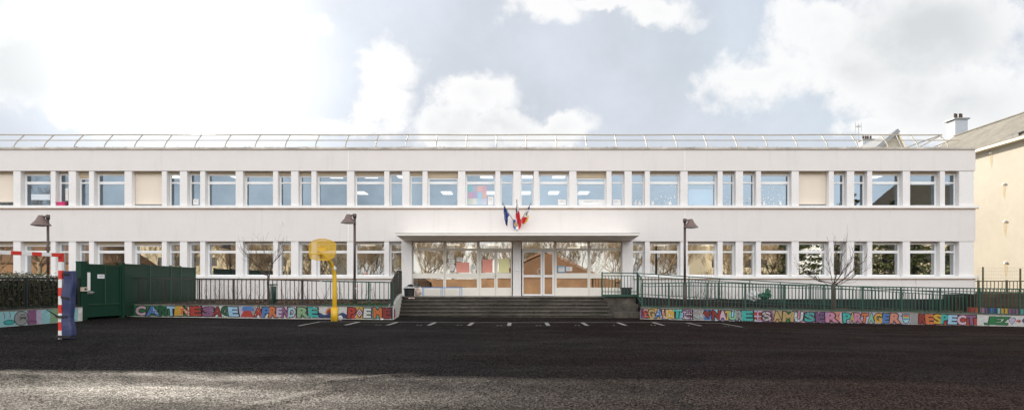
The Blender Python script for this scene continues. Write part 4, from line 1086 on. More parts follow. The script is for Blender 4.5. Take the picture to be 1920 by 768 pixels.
# ------------------------------------------------------------------ FLAGS AND SHIELD
yF = YF - .06
fx = PX(969.5, YF); zsh = PZ(421, YF)
sh = thing('flag_shield', (fx, yF, PZ(431, YF)), 'blue white and red shield with gold letters R F holding three flag poles', 'shield')
def shieldpoly(w, h, n=8):
    r = [(-w / 2, h / 2)]; 
    for i in range(n + 1): t = math.pi * i / n; r.append((-w / 2 * math.cos(t), -h * .18 - h * .32 * math.sin(t)))
    r.append((w / 2, h / 2)); return r
b = MB(); sw, shh = PX(976.5, YF) - PX(961.5, YF), PZ(412.5, YF) - PZ(430.5, YF)
for i, (a, c) in enumerate(((-.5, -.17), (-.17, .17), (.17, .5))):
    pts = [(sw * a, shh / 2), (sw * a, -shh * .2 - shh * .3 * math.sqrt(max(0, 1 - (2 * a) ** 2))), (sw * (a + c) / 2, -shh * .2 - shh * .3 * math.sqrt(max(0, 1 - (a + c) ** 2))), (sw * c, -shh * .2 - shh * .3 * math.sqrt(max(0, 1 - (2 * c) ** 2))), (sw * c, shh / 2)]
    n = len(pts); g_ = .001 if i else 0
    vs = [(fx + x + g_, yF - .05, zsh + z) for x, z in pts] + [(fx + x + g_, yF + .03, zsh + z) for x, z in pts]
    b.add(vs, [tuple(range(n)), tuple(range(n, 2 * n))[::-1]] + [(j, j + n, (j + 1) % n + n, (j + 1) % n) for j in range(n)], i)
b.build('plate', [mat('flag_blue', (.030, .075, .30), .6, .08), mat('flag_white', (.78, .78, .78), .6, .04), mat('flag_red', (.62, .035, .045), .6, .08)], sh)
gold = mat('gold_letters', (.62, .38, .06), .4, .08)
for ch, dx in (('R', -.075), ('F', .085)):
    vs, fs = glyph(ch, .02); b = MB(); x0 = min(v[0] for v in vs); x1 = max(v[0] for v in vs)
    b.add([(fx + dx + (v[0] - (x0 + x1) / 2) * .26, yF - .055, zsh - .09 + v[1] * .26) for v in vs], fs); b.build('letter', gold, sh)
b = MB(); b.tube([(fx, yF - .02, PZ(434, YF)), (fx, yF - .02, PZ(429, YF))], .02, 6); b.build('bracket', M['zinc'], sh)
M['flagpole'] = mat('flag_pole_wood', (.12, .10, .075), .5, .15); M['goldtip'] = mat('flag_pole_tip', (.24, .19, .11), .4, .1)
def flag(label, tip, base, left, right, cols_fn, mats_, yt, depth=.05):
    """cloth stretched between two outlines given in the photograph, hanging from the pole with folds"""
    Yt, Yb = yt, yF - .06
    tp, bs = P(*tip, Yt), P(*base, Yb)
    t = thing('flag', bs, label, 'flag', 'three flags over the entrance canopy')
    b = MB(); d = (tp - bs).normalized(); b.tube([bs, tp - d * .12], .013, 8, 0); b.tube([tp - d * .12, tp - d * .06, tp], [.02, .024, .004], 8, 1); b.build('pole', [M['flagpole'], M['goldtip']], t, True)
    def poly(pts, s):
        n = len(pts) - 1; k = min(n - 1, int(s * n)); f = s * n - k
        return pts[k][0] + (pts[k + 1][0] - pts[k][0]) * f, pts[k][1] + (pts[k + 1][1] - pts[k][1]) * f
    NU, NV = 24, 40
    b = MB(); vs = []
    for j in range(NV + 1):
        s = j / NV; l_, r_ = poly(left, s), poly(right, s)
        Ys = Yt + (Yb - Yt) * (.12 + .5 * s)
        for i in range(NU + 1):
            u = i / NU; px = l_[0] + (r_[0] - l_[0]) * u; py = l_[1] + (r_[1] - l_[1]) * u
            p = P(px, py, Ys); p.y += depth * math.sin(u * 13 + s * 2.2) * (.35 + .65 * s) + .02 * math.sin(u * 27 - s * 4); p.x += .008 * math.sin(s * 19 + u * 5)
            vs.append(p)
    for j in range(NV):
        for i in range(NU):
            q = (j * (NU + 1) + i, j * (NU + 1) + i + 1, (j + 1) * (NU + 1) + i + 1, (j + 1) * (NU + 1) + i)
            b.f.append(list(q)); b.m.append(cols_fn((i + .5) / NU, (j + .5) / NV))
    b.v = vs; b.build('cloth', mats_, t, True)
    return t
fb, fw_, fr = MATS['flag_blue'], MATS['flag_white'], MATS['flag_red']; fy = mat('flag_yellow', (.72, .50, .03), .6, .06); fnavy = mat('flag_navy', (.018, .028, .085), .6, .1)
stars = [(.30, .30), (.22, .40), (.20, .52), (.27, .62), (.40, .68)]
def eu(u, v): return 1 if any((u - a) ** 2 * .6 + (v - c) ** 2 < .0011 for a, c in stars) else (2 if v > .7 and u < .45 else 0)
flag('blue flag with yellow stars hanging left of the shield', (941.8, 379.5), (966, 419), [(944.2, 386), (944.6, 398), (945.5, 408), (947, 416), (949, 422)], [(945.5, 386.2), (950.5, 395), (955, 403.5), (952, 408), (951.6, 425)], eu, [fb, fy, fnavy], 30.2)
def fr3(u, v):
    w = v + (u - .5) * .25
    return 0 if (u < .35 and v < .48) else (1 if w < .42 and u > .3 else 2)
flag('red white and blue flag hanging in the middle above the shield', (969, 373), (969.2, 424), [(968.6, 379), (967.3, 392), (966.8, 402), (968.5, 414), (971, 420)], [(969.8, 379), (972.5, 391), (974.5, 401), (976.5, 413), (975, 425)], fr3, [fnavy, fw_, fr], 30.4)
def rg(u, v):
    if v > .55: return 2 if u < .75 else 3
    if v < .18: return 0
    if u > .72: return 1 if v < .4 else 3
    return (4 if .3 < v < .46 and .25 < u < .55 else 1)
flag('flag of red, white and yellow fields hanging right of the shield', (996.2, 379.5), (972, 421), [(992.6, 385), (987, 394), (982.5, 404), (978, 411), (977.6, 418)], [(993.8, 386), (992, 396), (991, 408), (989.5, 413), (982.5, 420.5)], rg, [fb, fw_, fr, fy, M['shade']], 30.2)

# ------------------------------------------------------------------ PAPERS ON THE GLAZING
YP = YE + .034
def poster(label, pa, pb, ya, yb, m, y=YP, name='poster', cat='poster', border=None):
    b = MB(); x0, x1, z0, z1 = PX(pa, y), PX(pb, y), PZ(yb, y), PZ(ya, y)
    if border:
        b.box(x0, x1, y - .004, y, z0, z1, 1); d = .05; b.box(x0 + d, x1 - d, y - .0065, y - .0045, z0 + d, z1 - d * 1.9, 0)
        for k in range(3): b.box(x0 + .1 + k * .09, x0 + .15 + k * .09, y - .0065, y - .0045, z1 - .075, z1 - .03, 0)
    else: b.box(x0, x1, y - .004, y, z0, z1, 0)
    if m == 'paper':
        for k in range(random.randint(2, 4)):
            zz_ = z1 - (z1 - z0) * (.25 + .17 * k); b.box(x0 + (x1 - x0) * .2, x1 - (x1 - x0) * random.uniform(.2, .45), y - .0085, y - .007, zz_ - .012, zz_, 2)
    return tag(b.build(name, [M[m], M['paperblue'], M['int_wall']]), label, cat)
poster('white sheet on the glazing, topmost of the sheets beside the red poster', 842, 851, 473.5, 485, 'paper')
poster('wide white sheet on the glazing, middle one of the sheets left of the red poster', 841, 852.5, 486, 493.5, 'paper')
poster('white sheet on the glazing, lowest of the sheets left of the red poster', 843.5, 851, 495, 506.5, 'paper')
poster('white sheet on the glazing just above the left part of the wide red poster', 856, 867, 482, 490, 'paper')
poster('wide red poster inside the fixed glazing left of the doors', 855.5, 880, 491.5, 510.5, 'paperred')
poster('white sheet on the glazing just right of the wide red poster', 881.8, 893, 497, 505, 'paper')
poster('red poster on the left leaf of the disused double door', 904.5, 923.5, 485.5, 510.5, 'paperred')
poster('yellow poster on the right leaf of the disused double door', 935, 954.5, 485, 510.3, 'paperyellow')
poster('white notice with a blue border on the glazing right of the main door', 1045, 1060.3, 498, 510.5, 'paper', border=1, cat='notice', name='notice')
poster('plain white sheet right of the blue bordered notice', 1061.5, 1073, 499.5, 507.8, 'paper')
# upper floor
YQ = YW + .028
t = MB(); pal = [(.18, .55, .55), (.45, .40, .55), (.80, .42, .34), (.75, .35, .45), (.65, .30, .45), (.45, .32, .55), (.35, .58, .72), (.78, .42, .36), (.62, .66, .50), (.78, .74, .62), (.45, .62, .74), (.66, .58, .70)]
tm = [mat('mosaic_%d' % i, tuple(.62 * a_ + .38 * b_ for a_, b_ in zip(c, (.42, .52, .60))), .8, .05) for i, c in enumerate(pal)]  # colours blended with blue-grey: pane reflection mixed into the squares
for r in range(3):
    for c in range(4):
        a, q = 877.2 + c * 8.9, 348 + r * 11.8 ; t.box(PX(a, YQ), PX(a + 8.8, YQ), YQ - .004, YQ, PZ(q + 11.7, YQ), PZ(q, YQ), r * 4 + c)
tag(t.build('poster', tm), 'mosaic of pastel coloured squares in an upper window over the flags', 'poster')
poster('white sheet in the upper window right of the pastel mosaic', 915, 925.5, 368.5, 384, 'paper', YQ)
poster('white sheet low in the upper window with lit panels, one window right of the flags', 1046.5, 1061.5, 374, 384, 'paper', YQ)
poster('long white sheet along the bottom of a wide upper window right of the flags', 1085, 1133, 374, 384.3, 'paper', YQ)
poster('white sheet along the bottom of a narrow upper window right of the flags', 1149.5, 1164, 374, 384.3, 'paper', YQ)
poster('tall white screen behind the wide upper window above the right lamp', 1291, 1336.5, 355, 383.8, 'whiteblind', YQ + .15, 'screen', 'window screen')
poster('pale patterned strip low in the upper window near the pink box', 58.5, 94, 364, 374.5, 'whiteblind', YQ)
poster('white sheet in the narrow upper window beside the pink box', 122.8, 128, 353, 376, 'paper', YQ)
poster('white sheet low in the narrow upper window left of a wide lit window', 362, 372.5, 373, 383.5, 'paper', YQ)
for k_, (a, c, n, y0) in enumerate(((1220, 1269, 34, 348), (1187, 1203, 12, 362), (1396, 1411, 14, 362), (1428, 1474, 40, 346), (1357, 1372, 7, 366))):
    b = MB()
    for i in range(n):
        px = random.uniform(a + 1, c - 2); py = y0 + (383 - y0) * random.random() ** .6; r = random.uniform(.012, .032); o = P(px, py, YQ); k = 8
        b.add([o + Vector((r * math.cos(2 * math.pi * i2 / k), -.004, r * math.sin(2 * math.pi * i2 / k))) for i2 in range(k)], [tuple(range(k))])
    if k_ in (0, 1, 3):
        for px in (a + 4, (a + c) / 2 + 12 if k_ != 1 else c - 4):
            o = P(px, 383.5, YQ); b.add([o + Vector((-.08, -.004, 0)), o + Vector((.08, -.004, 0)), o + Vector((.03, -.004, .13)), o + Vector((.04, -.004, .2)), o + Vector((-.03, -.004, .14))], [(0, 1, 2, 3, 4)])
    tag(b.build('window_stickers', M['paper']), ('white snowflake stickers on the wide upper window above the railing link', 'white snowflake stickers on the narrow upper window left of a snowy wide one', 'few white dots on the narrow upper window left of the snowiest wide window', 'dense white dots on the wide upper window left of the lowered right blind', 'sparse white dots on the narrow upper window right of the tall white screen')[k_], 'window stickers')
# white blinds low behind ground floor panes
poster('pale curtain behind the narrow window left of the entrance', 744, 751.5, 455, 513, 'whiteblind', YQ + .12, 'curtain', 'curtain')
poster('pale curtain behind the first glazed bay at the left of the entrance', 774, 784, 456, 538, 'whiteblind', YE + .14, 'curtain', 'curtain')
poster('pale curtain behind the narrow window right of the entrance', 1189, 1195.5, 470, 513, 'whiteblind', YQ + .12, 'curtain', 'curtain')
# pink box on the sill
x0, x1, yb_ = PX(105.5, YF), PX(119.5, YF), YF + .02
b = MB(); z0, z1 = z_s1, PZ(378.3, YF); e_ = .05
b.hexa([(x0 + e_, yb_ + .02, z0), (x1 - e_, yb_ + .02, z0), (x1 - e_, yb_ + .2, z0), (x0 + e_, yb_ + .2, z0)], [(x0, yb_, z1), (x1, yb_, z1), (x1, yb_ + .22, z1), (x0, yb_ + .22, z1)])
b.box(x0 - .02, x1 + .02, yb_ - .015, yb_ + .235, z1 - .035, z1 + .004)
tag(b.build('flower_box', M['pink']), 'bright pink flower box standing on the upper window sill at the left', 'flower box')

# ------------------------------------------------------------------ BINS, BENCH FRAME, BAGS
def crumple(b, c, r, sq=(1, 1, 1), m=0, seed=0, n=10):
    vs = []; k = 16
    for i in range(n + 1):
        th = math.pi * i / n
        for j in range(k):
            ph = 2 * math.pi * j / k; d = Vector((math.sin(th) * math.cos(ph), math.sin(th) * math.sin(ph), math.cos(th)))
            rr_ = r * (1 + .45 * mnoise.noise(d * 2.4 + Vector((seed, 0, 0))) + .15 * mnoise.noise(d * 7 + Vector((0, seed, 0))))
            vs.append(Vector(c) + Vector((d.x * sq[0], d.y * sq[1], d.z * sq[2])) * rr_)
    b.add(vs, [(i * k + j, (i + 1) * k + j, (i + 1) * k + (j + 1) % k, i * k + (j + 1) % k) for i in range(n) for j in range(k)], m)
yb2 = 30.45; bxc = PX(767.5, yb2)
t = thing('rubbish_bin', (bxc, yb2, LAND), 'black round bin overflowing with a clear bag on the left of the landing', 'bin')
hB = PZ(540, yb2) - LAND
b = MB(); b.lathe((bxc, yb2, LAND), [(.001, .0), (.22, 0), (.245, hB - .04), (.275, hB - .04), (.28, hB), (.25, hB + .01), (.235, hB - .05), (.2, .05)], 22); b.build('tub', M['binblack'], t)
b = MB(); crumple(b, (bxc + .02, yb2, LAND + hB), .22, (1.05, 1, .5), 0, 3); crumple(b, (bxc + .06, yb2 - .06, LAND + hB + .12), .10, (1.3, 1, .6), 1, 5); b.build('bin_liner', [M['bag'], M['binblack']], t)
b = MB(); crumple(b, (PX(783, yb2), yb2 + .1, LAND + .17), .16, (.9, .8, 1.15), 0, 9); crumple(b, (PX(782, yb2), yb2 + .1, LAND + .36), .05, (1.2, .8, .7), 0, 2)
tag(b.build('plastic_bag', M['bagpink']), 'pale pink plastic bag leaning against the black bin on the landing', 'bag')
b = MB(); y1_, y2_ = 30.55, 31.0
t = thing('blue_table_frame', (PX(822, 30.8), 30.8, LAND), 'pale blue steel tube bench frame before the left glazing on the landing', 'bench frame')
zt2 = PZ(538.8, y1_)
for px in (794.5, 830, 866):
    b = MB(); x = PX(px, y1_); b.bar((x, y1_, LAND), (x, y1_, zt2), .026); b.bar((x - .13, y2_, LAND), (x - .13, y2_, zt2), .026); b.bar((x, y1_, zt2 - .013), (x - .13, y2_, zt2 - .013), .024); b.build('leg', M['bluesteel'], t)
b = MB(); b.bar((PX(794, y1_), y1_, zt2), (PX(866.5, y1_), y1_, zt2), .035); b.bar((PX(794, y1_) - .13, y2_, zt2), (PX(866.5, y1_) - .13, y2_, zt2), .035); b.build('top_rail', M['bluesteel'], t)
t = thing('rubbish_bin', (PX(1174, 30.6), 30.6, LAND), 'black slatted square bin behind the green landing railing', 'bin')
b = MB(); x0, x1 = PX(1164.5, 30.6), PX(1183, 30.6)
for i in range(5): a = x0 + (x1 - x0) * i / 5; b.box(a + .008, a + (x1 - x0) / 5 - .008, 30.4, 30.42, LAND + .03, PZ(541, 30.6))
b.box(x0 + .01, x1 - .01, 30.425, 30.75, LAND, PZ(541.5, 30.6)); b.build('box', M['binblack'], t)
b = MB(); b.box(x0 - .03, x1 + .03, 30.36, 30.8, PZ(541, 30.6), PZ(538.4, 30.6)); b.build('lid', M['binblack'], t)
# litter on the steps and by the wall
b = MB(); x, y = PX(772, 29.95), 29.88; b.hexa([(x - .14, y, .79), (x + .14, y, .79), (x + .14, y + .015, .79), (x - .14, y + .015, .79)], [(x - .14, y - .01, .83), (x + .14, y - .01, .83), (x + .14, y + .005, .83), (x - .14, y + .005, .83)], 0); b.box(x - .05, x + .09, y - .016, y - .011, .795, .825, 1)
tag(b.build('paper_scrap', [M['paper'], M['paperred']]), 'white and pink paper scrap stuck on the top step under the bin', 'litter')
b = MB(); q = gp(716, 599.3); crumple(b, (q[0], q[1], gsurf(*q) + .035), .05, (1.4, 1, .6), 0, 4, 6); tag(b.build('paper_scrap', M['paper']), 'white paper scrap lying on the asphalt under the POEME letters', 'litter')
b = MB(); q = gp(636.5, 600); crumple(b, (q[0], q[1] + .05, gsurf(*q) + .08), .10, (1, .8, 1), 0, 14, 8); tag(b.build('plastic_bag', M['bag']), 'small clear plastic bag at the foot of the yellow pole', 'bag')
# rubbish caught in the shrubs by the ramp
yy_ = 28.6
t = thing('plastic_sheet', P(1424, 560, yy_), 'white and green plastic bags caught on the ramp shrubs', 'plastic bags')
b = MB(); crumple(b, P(1412, 554, yy_), .22, (1.1, .6, .95), 0, 21); crumple(b, P(1418, 549, yy_), .12, (1.3, .6, .7), 0, 23); b.build('white_bag', M['bag'], t)
b = MB(); crumple(b, P(1433, 554, yy_), .21, (1.45, .6, .62), 0, 25); crumple(b, P(1439, 547, yy_), .13, (.8, .6, 1.2), 0, 27); b.build('green_bag', M['baggreen'], t)
# green post bin in the left planter
yy_ = 26.1; xc = PX(513.5, yy_)
t = thing('litter_bin', (xc, yy_, .6), 'slim dark green litter bin with flat lid behind the left planter fence', 'litter bin')
b = MB(); b.lathe((xc, yy_, .55), [(.001, 0), (.085, 0), (.09, .82), (.085, .83)], 16); b.build('body', M['green'], t, True)
b = MB(); b.lathe((xc - .04, yy_, .55), [(.001, .92), (.15, .91), (.185, .89), (.185, .86), (.001, .85)], 18); b.build('lid', M['green'], t)
b = MB(); b.tube([(xc - .12, yy_, .5), (xc - .12, yy_, 1.43)], .02, 6); b.build('support', M['green'], t)

# ------------------------------------------------------------------ TREES, SHRUBS, HEDGE
def branch(b, p, d, ln, r, depth, rnd, spread=.6, up=.15, kids=(2, 3), mtw=0, minr=.0022, sides=6, seg=4, shrink=.68):
    pts, rs = [Vector(p)], [r]; d = d.normalized()
    for i in range(seg):
        d = (d + Vector((rnd.uniform(-1, 1), rnd.uniform(-1, 1), rnd.uniform(-.6, 1) + up)) * .16).normalized()
        pts.append(pts[-1] + d * ln / seg); rs.append(max(minr, r * (1 - .45 * (i + 1) / seg)))
    b.tube(pts, rs, sides if r > .02 else 4 if r > .007 else 3, mtw, cap=False)
    if depth <= 0: return
    for k in range(rnd.randint(*kids)):
        i = rnd.randint(1, seg) if k else seg; q = pts[i]
        nd = (d + Vector((rnd.uniform(-1, 1), rnd.uniform(-1, 1), rnd.uniform(-.5, .8) + up)) * spread).normalized()
        branch(b, q, nd, ln * shrink * rnd.uniform(.7, 1.15), max(minr, rs[i] * .62), depth - 1, rnd, spread, up, kids, mtw, minr, sides, seg, shrink)
def crown_from(label, px, Y, z0, zf, r, limbs, seed, twigr=.0035, name='bare_tree', cat='tree'):
    rnd = random.Random(seed); x = PX(px, Y)
    t = thing(name, (x, Y, z0), label, cat)
    b = MB(); b.tube([(x, Y, z0 - .2), (x + .01, Y, z0 + (zf - z0) * .4), (x - .02, Y, z0 + (zf - z0) * .75), (x, Y, zf)], [r * 1.15, r, r * .92, r * .9], 9); b.build('trunk', M['bark'], t, True)
    b = MB()
    for (ex, ey, dy, rr) in limbs:
        e = P(ex, ey, Y + dy); s = Vector((x, Y, zf - .04)); n = 6; pts = []
        for i in range(n + 1):
            k = i / n; p = s.lerp(e, k); p.z += -.10 * math.sin(math.pi * k) * (e - s).length * .45 + rnd.uniform(-.05, .05); p.x += rnd.uniform(-.06, .06); pts.append(p)
        b.tube(pts, [rr * .48 * (1 - .74 * i / n) for i in range(n + 1)], 6)
        for i in range(2, n + 1):
            for _ in range(2):
                d = (pts[i] - pts[i - 1]).normalized() + Vector((rnd.uniform(-1, 1), rnd.uniform(-.8, .8), rnd.uniform(-.3, 1.0))) * .75
                branch(b, pts[i], d, rnd.uniform(.25, .6), rr * .3 * (1 - .5 * i / n), 1, rnd, .7, .25, (1, 3), 0, twigr, 4, 3)
    b.build('crown', M['twig'], t)
    return t
crown_from('young bare tree with few thin branches behind the left planter fence', 503.5, 27.0, .6, PZ(517, 27.0), .055,
           [(470, 478, -.2, .045), (457, 470, .3, .03), (527, 462, .1, .045), (494, 462, .4, .03), (512, 480, -.5, .025), (478, 492, .5, .025)], 11)
crown_from('bare pollarded tree with spreading branches behind the right fence', 1563.5, 27.7, .2, PZ(532, 27.7), .085,
           [(1512, 512, -.2, .055), (1500, 508, .3, .03), (1620, 487, .2, .06), (1600, 474, -.2, .05), (1583, 455, .4, .045), (1568, 470, -.5, .04), (1548, 478, .5, .035), (1630, 500, .5, .03), (1604, 510, -.3, .03)], 5)
def shrub(label, px, Y, z0, h, stems, seed, m='twig', wid=.5, group=None):
    rnd = random.Random(seed); x = PX(px, Y); t = thing('bare_shrub', (x, Y, z0), label, 'shrub', group); b = MB()
    for i in range(stems):
        d = Vector((rnd.uniform(-wid, wid), rnd.uniform(-wid, wid), 1)); branch(b, (x + rnd.uniform(-.12, .12), Y + rnd.uniform(-.1, .1), z0 - .05), d, h * rnd.uniform(.45, .75), rnd.uniform(.006, .011), 2, rnd, .55, .3, (1, 3), 0, .0026, 4, 4, .6)
    b.build('branches', M[m], t); return t
LSH = 'bare twiggy shrub behind the left planter fence against the white wall'
for i, (px, h, s, seed) in enumerate(((392, .85, 6, 31), (415, 1.0, 6, 32), (440, 1.05, 7, 33), (462, .95, 6, 34), (485, .9, 5, 35), (535, 1.05, 6, 36), (556, .95, 6, 37), (578, .8, 5, 38), (606, .8, 5, 39), (640, .95, 6, 40), (682, .8, 5, 41), (702, .75, 5, 42))):
    shrub(LSH, px, 28.2 + (i % 3) * .6, .62, h, s, seed, 'twig', .55, 'bare shrubs in the left planter')
RSH = 'bare reddish shrub between the right fence and the ramp'
for i, (px, h, s, seed) in enumerate(((1262, .8, 6, 51), (1308, 1.1, 8, 52), (1328, 1.25, 7, 53), (1345, .9, 6, 54), (1368, .7, 5, 55), (1390, .8, 5, 56), (1246, .55, 5, 57))):
    shrub(RSH, px, 28.3 + (i % 2) * .35, .4, h, s, seed, 'twigred', .45, 'reddish shrubs by the ramp')
for i, (px, h, s, seed, lab) in enumerate(((1327, 1.9, 2, 61, 'tall thin reddish shoot rising above the ramp railing near the right lamp'), (1705, 1.5, 3, 62, 'thin bare sapling rising above the right fence under the PARTAGER end'), (1792, 1.25, 2, 63, 'thin bare stem before the end of the school wall at the right'))):
    shrub(lab, px, 28.4, .3 - (i * .08), h, s, seed, 'twigred', .16)
# clipped hedge
b = MB(); hx0, hx1, hy0, hy1 = -16.7, -15.12, 15.0, 22.0
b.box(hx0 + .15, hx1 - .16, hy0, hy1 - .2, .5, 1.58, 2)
def hedge_top(y): return 1.74 + .04 * math.sin(y * 3.1) + .03 * math.sin(y * 7.7)
for _ in range(15000):
    y = hy0 + (hy1 - hy0) * random.random(); f = random.random()
    zt3 = hedge_top(y)
    if f < .62: p = Vector((hx1 - .12 * random.random() ** 1.5 - .02 + .03 * math.sin(y * 5), y, .6 + (zt3 - .6) * random.random()))
    elif f < .9: p = Vector((random.uniform(hx0, hx1), y, zt3 - .12 * random.random() ** 2 + random.choice((0, 0, .03, .07))))
    else: p = Vector((random.uniform(hx0, hx1), hy1 - .15 * random.random(), .6 + (zt3 - .62) * random.random()))
    if random.random() < .3: p += Vector((random.uniform(-.03, .03), 0, random.uniform(-.02, .06)))
    leafquad(b, p, random.uniform(.022, .042), 1 if random.random() < .16 else 0)
tag(b.build('hedge', [M['hedge'], M['hedgedead'], M['hedgecore']]), 'clipped evergreen hedge behind the black fence at the left edge', 'hedge')
# small round spring table top seen through the boundary fence
tx, ty = -14.75, 16.9
t = thing('disc_table', (tx, ty, .2), 'pale round table top at hedge height cut by the left edge', 'table')
b = MB(); zt4 = EYE + (HY - 530.5) / F * ty; b.lathe((tx, ty, zt4), [(.001, .03), (.26, .022), (.30, 0), (.27, -.018), (.001, -.02)], 24); b.build('table_top', mat('pale_laminate', (.50, .60, .62), .4, .06), t)
b = MB(); b.tube([(tx, ty, gz(tx)), (tx, ty, zt4)], .03, 8); b.build('leg', M['blackfence'], t)

# ------------------------------------------------------------------ CREAM HOUSE AND FAR ROOFS
ch = thing('cream_house', (30, 34, 0), 'tall cream rendered house with grey tiled roof at the right edge', 'house')
EX, RXr, ze, zr = 26.0, 29.0, 9.16, 11.2; ya_, yb3 = 29.0, 43.4
b = MB(); b.box(EX, EX + 6, ya_, yb3, -1, ze - .05); b.add([(EX, yb3, ze - .05), (EX + 6, yb3, ze - .05), (RXr, yb3, zr - .1)], [(0, 1, 2)]); b.add([(EX, ya_, ze - .05), (RXr, ya_, zr - .1), (EX + 6, ya_, ze - .05)], [(0, 1, 2)])
b.build('wall', M['cream_wall'], ch)
b = MB(); ov = .34
n = 26
for sgn in (-1, 1):
    for i in range(n):       # courses of tiles, each lapping the one below
        f0, f1 = i / n, (i + 1) / n
        xa2 = (EX - ov) + (RXr - EX + ov) * f0 if sgn < 0 else (EX + 6 + ov) - (RXr - EX + ov) * f0
        xb2 = (EX - ov) + (RXr - EX + ov) * f1 if sgn < 0 else (EX + 6 + ov) - (RXr - EX + ov) * f1
        z0 = ze - .26 + (zr - ze + .26) * f0; z1 = ze - .26 + (zr - ze + .26) * f1
        a, c, d, e = (xa2, ya_ - .2, z0 + .05), (xa2, yb3 + .2, z0 + .05), (xb2, yb3 + .2, z1 + .032), (xb2, ya_ - .2, z1 + .032)
        b.add([a, c, d, e, (xa2, ya_ - .2, z0 + .012), (xa2, yb3 + .2, z0 + .012)], [(0, 1, 2, 3), (4, 5, 1, 0)])
b.bar((RXr, ya_ - .2, zr + .05), (RXr, yb3 + .2, zr + .05), .2, .06)
roof = b.build('roof', M['tile_grey'], ch)
b = MB(); b.box(EX - ov - .08, EX - ov + .02, ya_ - .2, yb3 + .2, ze - .34, ze - .22); b.box(EX - ov + .02, EX - .002, ya_, yb3, ze - .33, ze - .29); b.build('gutter', M['gutter'], ch)
b = MB()
for px, py in ((1898, 225), (1909, 246)):
    k = (px - VX) / F
    for y in [y * .05 + 30 for y in range(260)]:      # where the sight line meets the roof slope
        x = k * y; z = EYE + (HY - py) / F * y; zz2 = ze - .26 + (zr - ze + .26) * (x - EX + ov) / (RXr - EX + ov)
        if z >= zz2 - .02 and x > EX: break
    b.hexa([(x - .16, y - .25, zz2 - .1), (x + .16, y - .25, zz2 + .12), (x + .16, y + .25, zz2 + .12), (x - .16, y + .25, zz2 - .1)], [(x - .16, y - .22, zz2 + .10), (x + .16, y - .22, zz2 + .22), (x + .16, y + .22, zz2 + .22), (x - .16, y + .22, zz2 + .10)])
b.build('roof_vent', M['dark'], roof)
for px, py in ((1859, 287), (1883, 345), (1885, 415), (1886, 492), (1846, 350)):
    if px == 1846: continue
    y = EX * F / (px - VX); z = PZ(py, y)
    b = MB(); b.tube([(EX - .10, y, z), (EX - .001, y, z)], [.05, .08], 12, 0)
    pts = [(EX - .003, y - .12, z), (EX - .003, y - .1, z - .45), (EX - .003, y - .02, z - .85), (EX - .003, y + .09, z - .5), (EX - .003, y + .12, z)]; b.add(pts, [(0, 1, 2, 3, 4)], 1)
    b.build('wall_vent', [M['sill'], M['stain']], ch)
cx0, cx1, cy0, cy1 = PX(1791, 43.6), PX(1814.5, 43.6), 43.6, 44.5
b = MB(); b.box(cx0, cx1, cy0, cy1, 8, PZ(223.5, 43.6)); chim = b.build('chimney', M['chimney'], ch)
b = MB(); b.box(cx0 - .12, cx1 + .1, cy0 - .1, cy1 + .1, PZ(223.5, 43.6), PZ(221, 43.6)); b.build('chimney_cap', M['grey'], chim)
for i in range(4):
    x = cx0 + .18 + i * .17; b = MB(); zc = PZ(221, 43.6); b.lathe((x, cy0 + .3 + .12 * (i % 2), zc), [(.085, 0), (.08, .12), (.06, .30), (.075, .31), (.075, .36), (.001, .36)], 10); b.build('chimney_pot', M['pot'], chim)
# gabled building far behind the roof
YG = 58.0
gh = thing('gabled_house', (PX(1670, YG), YG, 0), 'cream gable with grey edge showing behind the roof railing at the right', 'house')
ax, az = PX(1677, YG), PZ(249, YG)
b = MB(); q = [P(1628, 290, YG), P(1697, 290, YG), Vector((ax, YG, az))]
vs = [(q[0].x, YG, 0), (q[1].x, YG, 0), (q[1].x, YG, q[1].z), (ax, YG, az), (q[0].x, YG, q[0].z)]; k = 5
b.add(vs + [(v[0], YG + 9, v[2]) for v in vs], [tuple(range(k)), tuple(range(k, 2 * k))[::-1]] + [(i, (i + 1) % k, k + (i + 1) % k, k + i) for i in range(k)]); b.build('wall', M['cream_wall'], gh)
b = MB(); l0, l1 = P(1622, 294, YG), Vector((ax + .1, YG, az + .12)); b.bar(l0 + Vector((0, -.3, 0)), l1 + Vector((0, -.3, 0)), .5, .34, 0); r1 = P(1698, 290, YG); b.bar(l1 + Vector((0, -.2, -.05)), r1 + Vector((0, -.2, .1)), .3, .14, 1)
b.hexa([(l0.x, YG, l0.z), (ax, YG, az), (ax, YG + 9, az), (l0.x, YG + 9, l0.z)], [(l0.x, YG, l0.z + .12), (ax, YG, az + .12), (ax, YG + 9, az + .12), (l0.x, YG + 9, l0.z + .12)], 0)
b.build('roof', [M['grey'], M['gutter']], gh)
# low roof with chimney and aerial left of it
YH = 64.0
hh = thing('far_house', (PX(1640, YH), YH, 0), 'pale roof with a low chimney stack behind the roof railing left of the gable', 'house')
b = MB(); b.hexa([P(1600, 300, YH), P(1680, 300, YH), P(1680, 300, YH + 8), P(1600, 300, YH + 8)], [P(1636, 272, YH), P(1676, 262, YH), P(1676, 262, YH + 8), P(1636, 272, YH + 8)]); b.build('roof', mat('pale_roof', (.55, .52, .46), .8, .1), hh)
b = MB(); b.box(PX(1606, YH), PX(1626, YH), YH - 1.2, YH - .3, 8, PZ(267, YH)); c2 = b.build('chimney', M['chimney'], hh)
b = MB(); b.box(PX(1604.5, YH), PX(1630, YH), YH - 1.3, YH - .2, PZ(267, YH), PZ(265.6, YH)); b.build('chimney_cap', M['grey'], c2)
for px in (1610.5, 1615, 1619, 1624): b = MB(); b.lathe((PX(px, YH), YH - .8, PZ(265.6, YH)), [(.1, 0), (.09, .3), (.09, .38), (.001, .38)], 8); b.build('chimney_pot', M['pot'], c2)
